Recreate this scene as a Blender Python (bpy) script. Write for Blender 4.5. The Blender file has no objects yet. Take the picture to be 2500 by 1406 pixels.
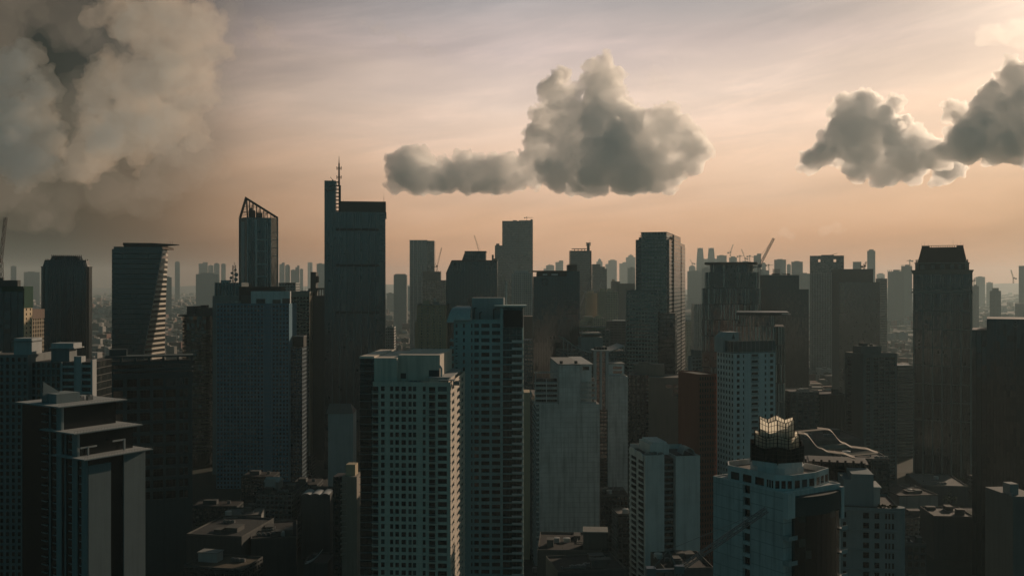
import bpy, bmesh, math, random
from mathutils import Vector, Matrix
R = math.radians
SC = bpy.context.scene
COL = SC.collection
random.seed(7)

# ---------------------------------------------------------------- camera
CAM_Z, F, CX, HY = 180.0, 2400.0, 1250.0, 690.0     # photo 2500 px wide, horizon on row 690
cd = bpy.data.cameras.new('camera'); cam = bpy.data.objects.new('camera', cd); COL.objects.link(cam)
cam.location = (0, 0, CAM_Z); cam.rotation_euler = (R(90), 0, 0)
cd.sensor_width = 36; cd.lens = 36*F/2500; cd.shift_y = -(703-HY)/2500
cd.clip_start = 1; cd.clip_end = 90000
SC.camera = cam

# ---------------------------------------------------------------- sun, exposure
SUN_AZ, SUN_EL = R(40), R(18)
sd = bpy.data.lights.new('sun', 'SUN'); sun = bpy.data.objects.new('sun', sd); COL.objects.link(sun)
sd.energy = 2.4; sd.angle = R(0.6); sd.color = (1.0, .76, .54)
sun.rotation_euler = (R(90)-SUN_EL, 0, math.pi-SUN_AZ)
SUN_DIR = (math.sin(SUN_AZ)*math.cos(SUN_EL), math.cos(SUN_AZ)*math.cos(SUN_EL), math.sin(SUN_EL))
SC.view_settings.view_transform = 'Standard'; SC.view_settings.look = 'None'
SC.view_settings.exposure = 0; SC.view_settings.gamma = 1
SC.render.engine = 'CYCLES'
cy = SC.cycles
cy.use_denoising = True
try: cy.denoiser = 'OPENIMAGEDENOISE'
except Exception: pass
cy.max_bounces = 26; cy.diffuse_bounces = 2; cy.glossy_bounces = 2; cy.transmission_bounces = 4
cy.volume_bounces = 24; cy.transparent_max_bounces = 12
cy.sample_clamp_indirect = 4.0
cy.volume_step_rate = 4.0

# ---------------------------------------------------------------- node helpers
class NT:
    """terse node building"""
    def __init__(s, tree): s.t = tree; s.n = tree.nodes; s.l = tree.links
    def new(s, typ, **kw):
        n = s.n.new(typ)
        for k, v in kw.items(): setattr(n, k, v)
        return n
    def put(s, sock, v):
        if hasattr(v, 'is_output'): s.l.new(v, sock)
        elif v is not None:
            if isinstance(v, (tuple, list)) and len(v) == 3 and len(getattr(sock, 'default_value', (0,0,0))) == 4: v = (*v, 1)
            sock.default_value = v
    def m(s, op, a, b=None, c=None, clamp=False):
        n = s.new('ShaderNodeMath', operation=op, use_clamp=clamp)
        for i, v in enumerate((a, b, c)):
            if v is not None: s.put(n.inputs[i], v)
        return n.outputs[0]
    def v(s, op, a, b=None, out=0):
        n = s.new('ShaderNodeVectorMath', operation=op)
        s.put(n.inputs[0], a)
        if b is not None: s.put(n.inputs[3 if op == 'SCALE' else 1], b)
        return n.outputs[out]
    def sep(s, v):
        n = s.new('ShaderNodeSeparateXYZ'); s.put(n.inputs[0], v); return n.outputs
    def comb(s, x, y, z):
        n = s.new('ShaderNodeCombineXYZ')
        for i, v in enumerate((x, y, z)): s.put(n.inputs[i], v)
        return n.outputs[0]
    def mr(s, v, a, b, c=0.0, d=1.0, smooth=True):
        n = s.new('ShaderNodeMapRange', interpolation_type='SMOOTHSTEP' if smooth else 'LINEAR')
        for i, x in enumerate((v, a, b, c, d)): s.put(n.inputs[i], x)
        return n.outputs[0]
    def mix(s, f, a, b, mode='MIX'):
        n = s.new('ShaderNodeMix', data_type='RGBA', blend_type=mode)
        s.put(n.inputs[0], f); s.put(n.inputs[6], a); s.put(n.inputs[7], b); return n.outputs[2]
    def ramp(s, f, stops, interp='LINEAR'):
        n = s.new('ShaderNodeValToRGB'); cr = n.color_ramp; cr.interpolation = interp
        while len(cr.elements) < len(stops): cr.elements.new(0.5)
        for e, (p, c) in zip(cr.elements, sorted(stops)):
            e.position = p; e.color = (*c, 1) if len(c) == 3 else c
        s.put(n.inputs[0], f); return n.outputs[0]
    def noise(s, v, scale, detail=4, rough=.55, dist=0, dim='3D'):
        n = s.new('ShaderNodeTexNoise', noise_dimensions=dim)
        if v is not None: s.put(n.inputs['Vector'], v)
        n.inputs['Scale'].default_value = scale; n.inputs['Detail'].default_value = detail
        n.inputs['Roughness'].default_value = rough; n.inputs['Distortion'].default_value = dist
        return n.outputs['Fac']

def lin(r, g, b):
    return tuple((c/12.92 if c <= .04045 else ((c+.055)/1.055)**2.4) for c in (r/255, g/255, b/255))
# ---------------------------------------------------------------- world: dusk sky
W = bpy.data.worlds.new('World'); SC.world = W; W.use_nodes = True
t = NT(W.node_tree)
for n in list(t.n): t.n.remove(n)
g = t.new('ShaderNodeTexCoord').outputs['Generated']
d = t.v('NORMALIZE', g)
dx, dy, dz = t.sep(d)
az = t.m('DIVIDE', t.m('ARCTAN2', dx, dy), R(1))      # degrees, + to the right of the view axis
el = t.m('DIVIDE', t.m('ARCSINE', dz), R(1))
cs = t.v('DOT_PRODUCT', d, (.455, .848, .272), 1)      # the brightest gap in the cloud, up and to the right
sang = t.m('DIVIDE', t.m('ARCCOSINE', cs), R(1))
# colour by height, -10 to 60 degrees
elw = t.m('ADD', el, t.m('MULTIPLY', t.m('SUBTRACT', t.noise(t.v('MULTIPLY', d, (3, 3, 14)), 1.6, 4, .55), .5), 3.0))
hf = t.mr(elw, -5, 45, 0, 1, False)
def hp(e): return (e+5)/50
base = t.ramp(hf, [(0, lin(112, 92, 76)), (hp(0.5), lin(184, 148, 118)), (hp(3.0), lin(203, 167, 137)), (hp(6.5), lin(222, 195, 174)),
                   (hp(10.5), lin(222, 206, 197)), (hp(13.5), lin(188, 178, 180)), (hp(17), lin(142, 146, 156)), (hp(26), lin(84, 96, 108)), (1, lin(30, 58, 68))])
# brightness by bearing: dark storm side on the left, glow round the sun
azr = t.mr(az, -60, 60, 0, 1, False)
def ap(a): return (a+60)/120
azf = t.ramp(azr, [(0, (.04, .055, .06)), (ap(-30), (.03, .04, .04)), (ap(-25), (.05, .057, .055)), (ap(-20), (.17, .165, .155)), (ap(-14), (.56, .54, .52)), (ap(-7), (.85, .84, .83)), (ap(0), (1, 1, 1)), (ap(15), (.90, .90, .90)),
                   (ap(22), (.84, .82, .80)), (ap(32), (.70, .67, .64)), (ap(45), (.4, .4, .4)), (1, (.15, .18, .18))])
skyc = t.mix(1.0, t.mix(1.0, base, azf, 'MULTIPLY'), (1.15, 1.08, 1.0), 'MULTIPLY')
glow = t.m('ADD', t.m('POWER', t.mr(sang, 26, 0, 0, 1, False), 5.0), t.m('MULTIPLY', t.m('POWER', t.mr(sang, 45, 0, 0, 1, False), 2.0), .16))
skyc = t.mix(1.0, skyc, t.mix(glow, (0, 0, 0), (.62, .50, .38)), 'ADD')
corner = t.m('MULTIPLY', t.mr(el, 4, 11), t.mr(az, -15, -23))
skyc = t.mix(t.m('MULTIPLY', corner, .85), skyc, t.mix(1.0, skyc, (.30, .40, .44), 'MULTIPLY'))
# high thin cirrus veils, stretched and slightly tilted
cv = t.comb(t.m('ADD', t.m('MULTIPLY', az, .035), t.m('MULTIPLY', el, .02)), t.m('ADD', t.m('MULTIPLY', el, .21), t.m('MULTIPLY', az, -.03)), 0)
cir = t.mr(t.noise(cv, 2.1, 7, .6, .5), .45, .72)
cir = t.m('MULTIPLY', cir, t.mr(el, 2, 9))
skyc = t.mix(t.m('MULTIPLY', cir, .75), skyc, t.mix(1.0, skyc, (1.26, 1.22, 1.19), 'MULTIPLY'))
dk = t.mr(t.noise(cv, 1.3, 5, .55, .3), .42, .68)
skyc = t.mix(t.m('MULTIPLY', dk, .5), skyc, t.mix(1.0, skyc, (.66, .68, .72), 'MULTIPLY'))
# the half of the sky behind the camera: unseen, toned deep teal to tint the facades' shade
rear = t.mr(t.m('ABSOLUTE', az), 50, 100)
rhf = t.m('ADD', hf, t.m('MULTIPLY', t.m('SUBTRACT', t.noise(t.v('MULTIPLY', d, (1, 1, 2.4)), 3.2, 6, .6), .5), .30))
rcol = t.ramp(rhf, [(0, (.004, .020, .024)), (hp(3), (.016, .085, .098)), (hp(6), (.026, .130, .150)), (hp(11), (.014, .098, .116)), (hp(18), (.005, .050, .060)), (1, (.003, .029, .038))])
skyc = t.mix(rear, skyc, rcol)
nish = t.new('ShaderNodeTexSky', sky_type='NISHITA', sun_disc=False)
nish.sun_elevation = SUN_EL; nish.sun_rotation = SUN_AZ; nish.air_density = 2; nish.dust_density = 4
skyc = t.mix(1.0, skyc, t.mix(1.0, nish.outputs[0], (.004, .004, .004), 'MULTIPLY'), 'ADD')
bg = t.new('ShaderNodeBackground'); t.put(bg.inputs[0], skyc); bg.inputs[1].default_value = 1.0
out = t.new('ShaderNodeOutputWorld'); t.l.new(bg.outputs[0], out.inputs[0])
# ---------------------------------------------------------------- materials
MATS = {}
def nodes_of(name):
    m = bpy.data.materials.new(name); m.use_nodes = True
    return m, NT(m.node_tree), m.node_tree.nodes['Principled BSDF']

def wall(name, col, stain=.35, joint=0, rough=.85, scale=.12):
    """painted or rendered wall: blotchy tone, rain streaks below ledges, optional storey joints"""
    if name in MATS: return MATS[name]
    m, t, b = nodes_of(name)
    o = t.new('ShaderNodeTexCoord').outputs['Object']
    n1 = t.noise(o, scale, 5, .6)
    st = t.noise(t.v('MULTIPLY', o, (1, 1, .045)), .55, 5, .65)
    f = t.m('ADD', t.m('MULTIPLY', t.mr(n1, .3, .75), .5), t.m('MULTIPLY', t.mr(st, .42, .75), .9))
    c = t.mix(t.m('MULTIPLY', f, stain), col, tuple(x*.42 for x in col))
    fine = t.noise(o, 3.0, 3, .7)
    c = t.mix(.18, c, t.mix(fine, (0, 0, 0), (1, 1, 1)), 'OVERLAY')
    if joint:
        z = t.sep(o)[2]
        j = t.m('LESS_THAN', t.m('FRACT', t.m('DIVIDE', z, joint)), .06)
        c = t.mix(t.m('MULTIPLY', j, .7), c, tuple(x*.35 for x in col))
        pr = t.new('ShaderNodeTexWhiteNoise', noise_dimensions='1D'); t.put(pr.inputs['W'], t.m('FLOOR', t.m('DIVIDE', z, joint*2)))
        c = t.mix(t.m('MULTIPLY', pr.outputs[0], .14), c, tuple(x*.5 for x in col))
    t.put(b.inputs['Base Color'], c); b.inputs['Roughness'].default_value = rough
    MATS[name] = m; return m

def flat(name, col, rough=.6, metal=0.0, var=.25):
    if name in MATS: return MATS[name]
    m, t, b = nodes_of(name)
    o = t.new('ShaderNodeTexCoord').outputs['Object']
    c = t.mix(t.m('MULTIPLY', t.mr(t.noise(o, .6, 5, .6), .35, .7), var), col, tuple(x*.5 for x in col))
    t.put(b.inputs['Base Color'], c); b.inputs['Roughness'].default_value = rough; b.inputs['Metallic'].default_value = metal
    MATS[name] = m; return m

def glass(name, col=(.012, .018, .02), rough=.12, blinds=.25, bcol=(.16, .17, .16)):
    """window panes: dark rooms, some with pale curtains, each pane slightly out of true"""
    if name in MATS: return MATS[name]
    m, t, b = nodes_of(name)
    ge = t.new('ShaderNodeNewGeometry'); oi = t.new('ShaderNodeObjectInfo')
    r = t.m('FRACT', t.m('ADD', ge.outputs['Random Per Island'], t.m('MULTIPLY', oi.outputs['Random'], 7.3)))
    c = t.mix(t.mr(r, 1-blinds, 1.0, 0, 1, False), col, bcol)
    c = t.mix(t.m('FRACT', t.m('MULTIPLY', r, 13.7)), c, t.mix(1, c, (.35, .4, .45), 'MULTIPLY'))
    wn = t.new('ShaderNodeTexWhiteNoise', noise_dimensions='1D'); t.put(wn.inputs['W'], r)
    nv = t.v('NORMALIZE', t.v('ADD', ge.outputs['Normal'], t.v('SCALE', t.v('SUBTRACT', wn.outputs['Color'], (.5, .5, .5)), .05)))
    t.put(b.inputs['Base Color'], c); b.inputs['Roughness'].default_value = rough; b.inputs['IOR'].default_value = 1.8; t.l.new(nv, b.inputs['Normal'])
    MATS[name] = m; return m

def curtain(name, cw, ch, gcol=(.012, .02, .022), lcol=(.1, .12, .12), bcol=None, lw=.10, hw=.0, bw=.3, rough=.14, var=.7, blinds=.12, wob=.035, roof=(.05, .05, .05)):
    """curtain wall: panes cw x ch metres with mullions (lcol) and spandrel bands (bcol)"""
    if name in MATS: return MATS[name]
    m, t, b = nodes_of(name)
    o = t.new('ShaderNodeTexCoord').outputs['Object']; ge = t.new('ShaderNodeNewGeometry')
    vt = t.new('ShaderNodeVectorTransform', vector_type='NORMAL', convert_from='WORLD', convert_to='OBJECT'); t.put(vt.inputs[0], ge.outputs['Normal'])
    nx, ny, nz = (t.m('ABSOLUTE', q) for q in t.sep(vt.outputs[0]))
    x, y, z = t.sep(o)
    h = t.m('DIVIDE', t.m('ADD', t.m('MULTIPLY', x, ny), t.m('MULTIPLY', y, nx)), cw)
    zc = t.m('DIVIDE', z, ch)
    wn = t.new('ShaderNodeTexWhiteNoise', noise_dimensions='3D')
    t.put(wn.inputs['Vector'], t.comb(t.m('FLOOR', h), t.m('FLOOR', zc), t.m('ROUND', t.m('MULTIPLY', nx, 3))))
    r = wn.outputs['Value']
    big = t.noise(o, .035, 3, .6)
    c = t.mix(t.m('MULTIPLY', r, var), gcol, tuple(q*2.4 for q in gcol))
    c = t.mix(t.m('MULTIPLY', t.mr(r, 1-blinds, 1), .8), c, (.10, .105, .095))
    c = t.mix(t.m('MULTIPLY', t.mr(big, .4, .7), .6), c, tuple(q*.4 for q in gcol))
    fx, fz = t.m('FRACT', h), t.m('FRACT', zc)
    msk = t.m('LESS_THAN', fx, lw) if lw else 0.0
    if hw: msk = t.m('MAXIMUM', msk, t.m('LESS_THAN', fz, hw))
    if bcol:
        bm = t.m('GREATER_THAN', fz, 1-bw)
        c = t.mix(bm, c, bcol)
    else: bm = 0.0
    c = t.mix(msk, c, lcol)
    isroof = t.m('GREATER_THAN', nz, .7)
    c = t.mix(isroof, c, roof)
    t.put(b.inputs['Base Color'], c)
    bl = (sum(bcol)/3 > .05) if bcol else False
    ro = t.m('MAXIMUM', t.m('MAXIMUM', msk, bm) if bl else msk, isroof)
    t.put(b.inputs['Roughness'], t.m('ADD', t.m('MULTIPLY', ro, .65-rough), rough))
    t.put(b.inputs['IOR'], t.m('SUBTRACT', 2.0, t.m('MULTIPLY', ro, .55)))
    nv = t.v('NORMALIZE', t.v('ADD', ge.outputs['Normal'], t.v('SCALE', t.v('SUBTRACT', wn.outputs['Color'], (.5, .5, .5)), wob)))
    t.l.new(nv, b.inputs['Normal'])
    MATS[name] = m; return m

# ---------------------------------------------------------------- mesh collecting
class MB:
    def __init__(s): s.v = []; s.f = []; s.mi = []; s.mats = []
    def mid(s, m):
        if m not in s.mats: s.mats.append(m)
        return s.mats.index(m)
    def poly(s, pts, m):
        o = len(s.v); s.v += [tuple(p) for p in pts]; s.f.append(tuple(range(o, o+len(pts)))); s.mi.append(s.mid(m))
    def hexa(s, p, m):
        """8 corners: bottom ring then top ring (both same turn)"""
        o = len(s.v); s.v += [tuple(q) for q in p]; k = s.mid(m)
        for f in ((3,2,1,0), (4,5,6,7), (0,1,5,4), (1,2,6,5), (2,3,7,6), (3,0,4,7)):
            s.f.append(tuple(o+i for i in f)); s.mi.append(k)
    def box(s, x0, x1, y0, y1, z0, z1, m):
        s.hexa(((x0,y0,z0), (x1,y0,z0), (x1,y1,z0), (x0,y1,z0), (x0,y0,z1), (x1,y0,z1), (x1,y1,z1), (x0,y1,z1)), m)
    def loft(s, rings, m, cap=True, closed=True, capm=None):
        k = s.mid(m); o = len(s.v); n = len(rings[0])
        for r in rings: s.v += [tuple(p) for p in r]
        for j in range(len(rings)-1):
            for i in range(n if closed else n-1):
                a, b = o+j*n+i, o+j*n+(i+1) % n
                s.f.append((a, b, b+n, a+n)); s.mi.append(k)
        if cap:
            kc = s.mid(capm or m)
            s.f.append(tuple(o+i for i in reversed(range(n)))); s.mi.append(kc)
            s.f.append(tuple(o+(len(rings)-1)*n+i for i in range(n))); s.mi.append(kc)
    def prism(s, poly, z0, z1, m, capm=None):
        s.loft([[(x, y, z0) for x, y in poly], [(x, y, z1) for x, y in poly]], m, capm=capm)
    def bar(s, p, q, r, m, n=4):
        p, q = Vector(p), Vector(q); d = (q-p)
        if d.length < 1e-6: return
        d.normalize(); a = d.cross(Vector((0, 0, 1)) if abs(d.z) < .9 else Vector((1, 0, 0))).normalized(); b = d.cross(a)
        r2 = r if not isinstance(r, tuple) else r[1]; r1 = r if not isinstance(r, tuple) else r[0]
        ring = lambda c, rr: [c+(a*math.cos(2*math.pi*(i+.5)/n)+b*math.sin(2*math.pi*(i+.5)/n))*rr for i in range(n)]
        s.loft([ring(p, r1), ring(q, r2)], m)
    def cyl(s, x, y, z0, z1, r, m, n=14, r2=None):
        ring = lambda z, rr: [(x+rr*math.cos(2*math.pi*i/n), y+rr*math.sin(2*math.pi*i/n), z) for i in range(n)]
        s.loft([ring(z0, r), ring(z1, r if r2 is None else r2)], m)
    def mesh(s, name):
        me = bpy.data.meshes.new(name); me.from_pydata(s.v, [], s.f)
        for m in s.mats: me.materials.append(m)
        me.polygons.foreach_set('material_index', s.mi); me.update()
        return me

def link(name, me, parent=None, loc=None):
    o = bpy.data.objects.new(name, me); COL.objects.link(o)
    if parent is not None: o.parent = parent
    if loc is not None: o.location = loc
    return o

WINMESH = {}
def window_mesh(w, h, gm, fm, style):
    """pane with frame bars, in the plane x-z, facing -y, centred"""
    key = (round(w, 2), round(h, 2), gm.name, fm.name, style)
    if key in WINMESH: return WINMESH[key]
    mb = MB()
    mb.poly(((-w/2, 0, -h/2), (w/2, 0, -h/2), (w/2, 0, h/2), (-w/2, 0, h/2)), gm)
    f = .07
    for x in [-w/2+f/2, w/2-f/2]+[(-w/2+w*(i+1)/style) for i in range(style-1)]:
        mb.box(x-f/2, x+f/2, -.06, -.003, -h/2, h/2, fm)
    mb.box(-w/2, w/2, -.05, -.004, h*.18-f/2, h*.18+f/2, fm)
    mb.box(-w/2, w/2, -.14, -.005, -h/2, -h/2+.1, fm)
    me = mb.mesh('window'); WINMESH[key] = me
    return me

# ---------------------------------------------------------------- a building
def px(x, y, Y):
    """the point that the photo shows at (x, y), Y metres away"""
    return Vector(((x-CX)/F*Y, Y, CAM_Z-(y-HY)/F*Y))

class Bld:
    def __init__(s, name, label, x0, x1, Y, rot=0, dep=30, side=None, cat='tower', group=None):
        s.Y = Y; s.th = R(rot); s.c, s.sn = math.cos(s.th), math.sin(s.th); s.x0 = x0
        X0 = (x0-CX)/F*Y; s.X0 = X0
        s.w = s.U(x1)
        if side is not None:
            k = (side-CX)/F
            if side < x0: dep = (X0-k*Y)/(k*s.c+s.sn)
            else:
                Xr, Yr = X0+s.w*s.c, Y+s.w*s.sn
                dep = (Xr-k*Yr)/(k*s.c+s.sn)
        s.d = dep
        e = bpy.data.objects.new(name, None); COL.objects.link(e); s.e = e
        e.empty_display_size = 5
        e.location = (X0, Y, 0); e.rotation_euler = (0, 0, s.th)
        e['label'] = label; e['category'] = cat
        if group: e['group'] = group
        s.wins = []; s.main = MB()
    def U(s, x):
        k = (x-CX)/F
        return (k*s.Y-s.X0)/(s.c-k*s.sn)
    def Z(s, y, u=0, v=0): return CAM_Z-(y-HY)/F*(s.Y+u*s.sn+v*s.c)
    def P(s, side, a, n, z):
        if side == 'F': return (a, -n, z)
        if side == 'L': return (-n, a, z)
        if side == 'R': return (s.w+n, a, z)
        return (a, s.d+n, z)
    def fbox(s, mb, side, a0, a1, n0, n1, z0, z1, m):
        P = s.P
        mb.hexa((P(side,a0,n0,z0), P(side,a1,n0,z0), P(side,a1,n1,z0), P(side,a0,n1,z0), P(side,a0,n0,z1), P(side,a1,n0,z1), P(side,a1,n1,z1), P(side,a0,n1,z1)), m)
    def facade(s, side, z0, z1, rows, cols, wm, gm, fm=None, a0=None, a1=None, hf=(.28, .9), depth=.3, off=0.0, style=2, skip=None, mb=None):
        """wall with real openings. cols: [(from, to)] along the face in metres; rows: number of storeys (counted from the top)"""
        mb = mb or s.main; fm = fm or flat('window_frame_grey', (.3, .3, .29))
        L = s.w if side in 'FB' else s.d
        a0 = 0 if a0 is None else a0; a1 = L if a1 is None else a1
        sh = (z1-z0)/rows; P = s.P
        q = lambda u0, u1, w0, w1: mb.poly((P(side,u0,off,w0), P(side,u1,off,w0), P(side,u1,off,w1), P(side,u0,off,w1)), wm)
        cols = sorted(c for c in cols if c[0] >= a0-.01 and c[1] <= a1+.01)
        e = a0
        for c0, c1 in cols+[(a1, None)]:
            if c0 > e+1e-4: q(e, c0, z0, z1)
            e = c1
        for (c0, c1) in cols:
            zprev = z0
            for r in range(rows):
                zb, zt = z0+r*sh+sh*hf[0], z0+r*sh+sh*hf[1]
                if skip and skip(c0, r): continue
                q(c0, c1, zprev, zb); zprev = zt
                for (p0, p1) in (((c0,zb),(c1,zb)), ((c1,zb),(c1,zt)), ((c1,zt),(c0,zt)), ((c0,zt),(c0,zb))):
                    mb.poly((P(side,p0[0],off,p0[1]), P(side,p1[0],off,p1[1]), P(side,p1[0],off-depth,p1[1]), P(side,p0[0],off-depth,p0[1])), wm)
                s.wins.append((side, (c0+c1)/2, off-depth, (zb+zt)/2, c1-c0, zt-zb, gm, fm, style))
            q(c0, c1, zprev, z1)
    def bands(s, mb, side, zs, n0, n1, h, m, a0=0, a1=None):
        L = s.w if side in 'FB' else s.d
        for z in zs: s.fbox(mb, side, a0, L if a1 is None else a1, n0, n1, z, z+h, m)
    def fins(s, mb, side, as_, wd, n0, n1, z0, z1, m):
        for a in as_: s.fbox(mb, side, a-wd/2, a+wd/2, n0, n1, z0, z1, m)
    def part(s, name, mb, parent=None, label=None, kind=None):
        if not mb.f: return None
        o = link(name, mb.mesh(name), parent or s.e)
        if label: o['label'] = label
        if kind: o['kind'] = kind
        return o
    def copies(s, name, me, locs, parent=None, rz=0, limit=100):
        out = []
        for i, l in enumerate(locs):
            if i >= limit: break
            o = link(name, me, parent or s.e, l); o.rotation_euler = (0, 0, rz); out.append(o)
        if len(locs) > limit:
            mb = MB(); rm = Matrix.Rotation(rz, 3, 'Z')
            for l in locs[limit:]:
                o = len(mb.v); mb.v += [tuple(rm @ v.co + Vector(l)) for v in me.vertices]
                for p in me.polygons: mb.f.append(tuple(o+i for i in p.vertices)); mb.mi.append(p.material_index)
            mb.mats = list(me.materials); s.part(name, mb, parent, kind='stuff')
        return out
    def rest(s, z0, z1, m, sides='LRB', top=True, roofm=None, inset=0):
        """plain faces of the main block"""
        for sd in sides:
            L = s.w if sd in 'FB' else s.d
            s.main.poly((s.P(sd,0,0,z0), s.P(sd,L,0,z0), s.P(sd,L,0,z1), s.P(sd,0,0,z1)), m)
        if top: s.main.poly(((0,0,z1-inset), (s.w,0,z1-inset), (s.w,s.d,z1-inset), (0,s.d,z1-inset)), roofm or m)
    def parapet(s, mb, z, h, m, th=.3, out=.0, x0=None, x1=None, y0=None, y1=None):
        x0 = 0 if x0 is None else x0; x1 = s.w if x1 is None else x1; y0 = 0 if y0 is None else y0; y1 = s.d if y1 is None else y1
        x0 -= out; x1 += out; y0 -= out; y1 += out
        mb.box(x0, x1, y0, y0+th, z, z+h, m); mb.box(x0, x1, y1-th, y1, z, z+h, m)
        mb.box(x0, x0+th, y0+th, y1-th, z, z+h, m); mb.box(x1-th, x1, y0+th, y1-th, z, z+h, m)
    def finish(s, name='wall', nwin=100):
        me = s.part(name, s.main) if s.main.f else None
        zlim = 1406
        def vis(w):
            side, a, n, z, ww, hh = w[:6]
            p = s.P(side, a, n, z); Y = s.Y+p[0]*s.sn+p[1]*s.c
            y = HY+(CAM_Z-z)/Y*F
            return (0 if y < zlim else 1, -round(ww*hh*(.35 if side in 'LR' else 1), 1), -z)
        ws = sorted(s.wins, key=vis)
        rest = MB()
        RZ = {'F': 0, 'L': -math.pi/2, 'R': math.pi/2, 'B': math.pi}
        for i, (side, a, n, z, ww, hh, gm, fm, st) in enumerate(ws):
            me = window_mesh(ww, hh, gm, fm, st); loc = s.P(side, a, n, z)
            if i < nwin:
                o = link('window', me, s.e, loc); o.rotation_euler = (0, 0, RZ[side])
            else:
                rm = Matrix.Rotation(RZ[side], 3, 'Z'); o = len(rest.v)
                rest.v += [tuple(rm @ v.co + Vector(loc)) for v in me.vertices]
                ids = [rest.mid(m) for m in me.materials]
                for p in me.polygons: rest.f.append(tuple(o+i for i in p.vertices)); rest.mi.append(ids[p.material_index])
        if rest.f: s.part('window', rest, kind='stuff' if nwin else None)
        return s
    # small rooftop things that belong to the building
    def tank(s, u, v, z, r, h, m, parent=None):
        mb = MB(); mb.cyl(u, v, z, z+h, r, m); mb.cyl(u, v, z+h, z+h*1.12, r, m, r2=r*.3)
        return s.part('water_tank', mb, parent)
    def antenna(s, u, v, z, h, m, r=.18, arms=0):
        mb = MB(); mb.bar((u, v, z), (u, v, z+h*.6), r, m); mb.bar((u, v, z+h*.6), (u, v, z+h), r*.5, m)
        for i in range(arms):
            zz = z+h*(.35+.5*i/max(1, arms)); mb.bar((u-h*.06, v, zz), (u+h*.06, v, zz), r*.6, m)
        return s.part('antenna', mb)
    def aircons(s, spots, z, m, parent=None):
        if 'ac' not in WINMESH:
            mb = MB(); mb.box(-1.1, 1.1, -.8, .8, 0, 1.5, m); mb.cyl(0, 0, 1.5, 1.75, .62, m, 12); WINMESH['ac'] = mb.mesh('air_conditioner')
        for (u, v) in spots: link('air_conditioner', WINMESH['ac'], parent or s.e, (u, v, z))

def cols_px(b, pairs, side='F'): return [(b.U(a), b.U(c)) for a, c in pairs]
def even(L, n, frac=.6, m=.0):
    p = (L-2*m)/n
    return [(m+p*(i+.5-frac/2), m+p*(i+.5+frac/2)) for i in range(n)]

def lattice(mb, p, q, w, n, m, r=.12):
    """square lattice boom from p to q"""
    p, q = Vector(p), Vector(q); d = (q-p).normalized()
    a = d.cross(Vector((0, 0, 1)) if abs(d.z) < .95 else Vector((0, 1, 0))).normalized(); b = d.cross(a)
    cs = [(a*sx+b*sy)*w/2 for sx, sy in ((-1,-1), (1,-1), (1,1), (-1,1))]
    for c in cs: mb.bar(p+c, q+c, r, m)
    for i in range(n):
        f0, f1 = p.lerp(q, i/n), p.lerp(q, (i+1)/n)
        for k in range(4):
            c0, c1 = cs[k], cs[(k+1) % 4]
            mb.bar(f0+(c0 if i % 2 else c1), f1+(c1 if i % 2 else c0), r*.6, m)
            mb.bar(f0+c0, f0+c1, r*.6, m)

def crane(label, base, top, tip, mat, kind='luffing', w=1.8, back=10, group='construction cranes'):
    """tower crane: mast from base to top, jib to tip"""
    base, top, tip = Vector(base), Vector(top), Vector(tip)
    e = bpy.data.objects.new('tower_crane', None); COL.objects.link(e); e.location = base
    e['label'] = label; e['category'] = 'crane'; e['group'] = group
    L = lambda v: Vector(v)-base
    h = (top-base).length
    mb = MB(); lattice(mb, L(base), L(top), w, max(3, int(h/(w*1.3))), mat, w*.09); link('mast', mb.mesh('mast'), e)
    mb = MB(); J = (tip-top).length; lattice(mb, L(top), L(tip), w*.75, max(4, int(J/(w*1.5))), mat, w*.08); link('jib', mb.mesh('jib'), e)
    hd = (tip-top); hd.z = 0; hd = hd.normalized() if hd.length > .01 else Vector((1, 0, 0))
    mb = MB(); bk = L(top)-hd*back; mb.bar(L(top), bk, w*.35, mat); mb.box(bk.x-w*.8, bk.x+w*.8, bk.y-w*.8, bk.y+w*.8, bk.z-w, bk.z+w*.6, mat); link('counterweight', mb.mesh('counterweight'), e)
    mb = MB(); c = L(top); mb.box(c.x-w*.8, c.x+w*.8, c.y-w*1.6, c.y-w*.55, c.z-w*.2, c.z+w*1.1, mat); link('cab', mb.mesh('cab'), e)
    mb = MB()
    if kind == 'luffing':
        ap = L(top)+Vector((0, 0, back*.75))-hd*back*.35; mb.bar(L(top), ap, w*.18, mat); mb.bar(ap, L(tip), w*.05, mat); mb.bar(ap, bk, w*.08, mat)
    else:
        ap = L(top)+Vector((0, 0, back*.6)); mb.bar(L(top), ap, w*.2, mat); mb.bar(ap, L(top).lerp(L(tip), .8), w*.05, mat); mb.bar(ap, bk, w*.06, mat)
    tp = L(tip); mb.bar(tp, tp-Vector((0, 0, J*.12)), w*.04, mat)
    link('stay_cable', mb.mesh('stay_cable'), e)
    return e
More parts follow.
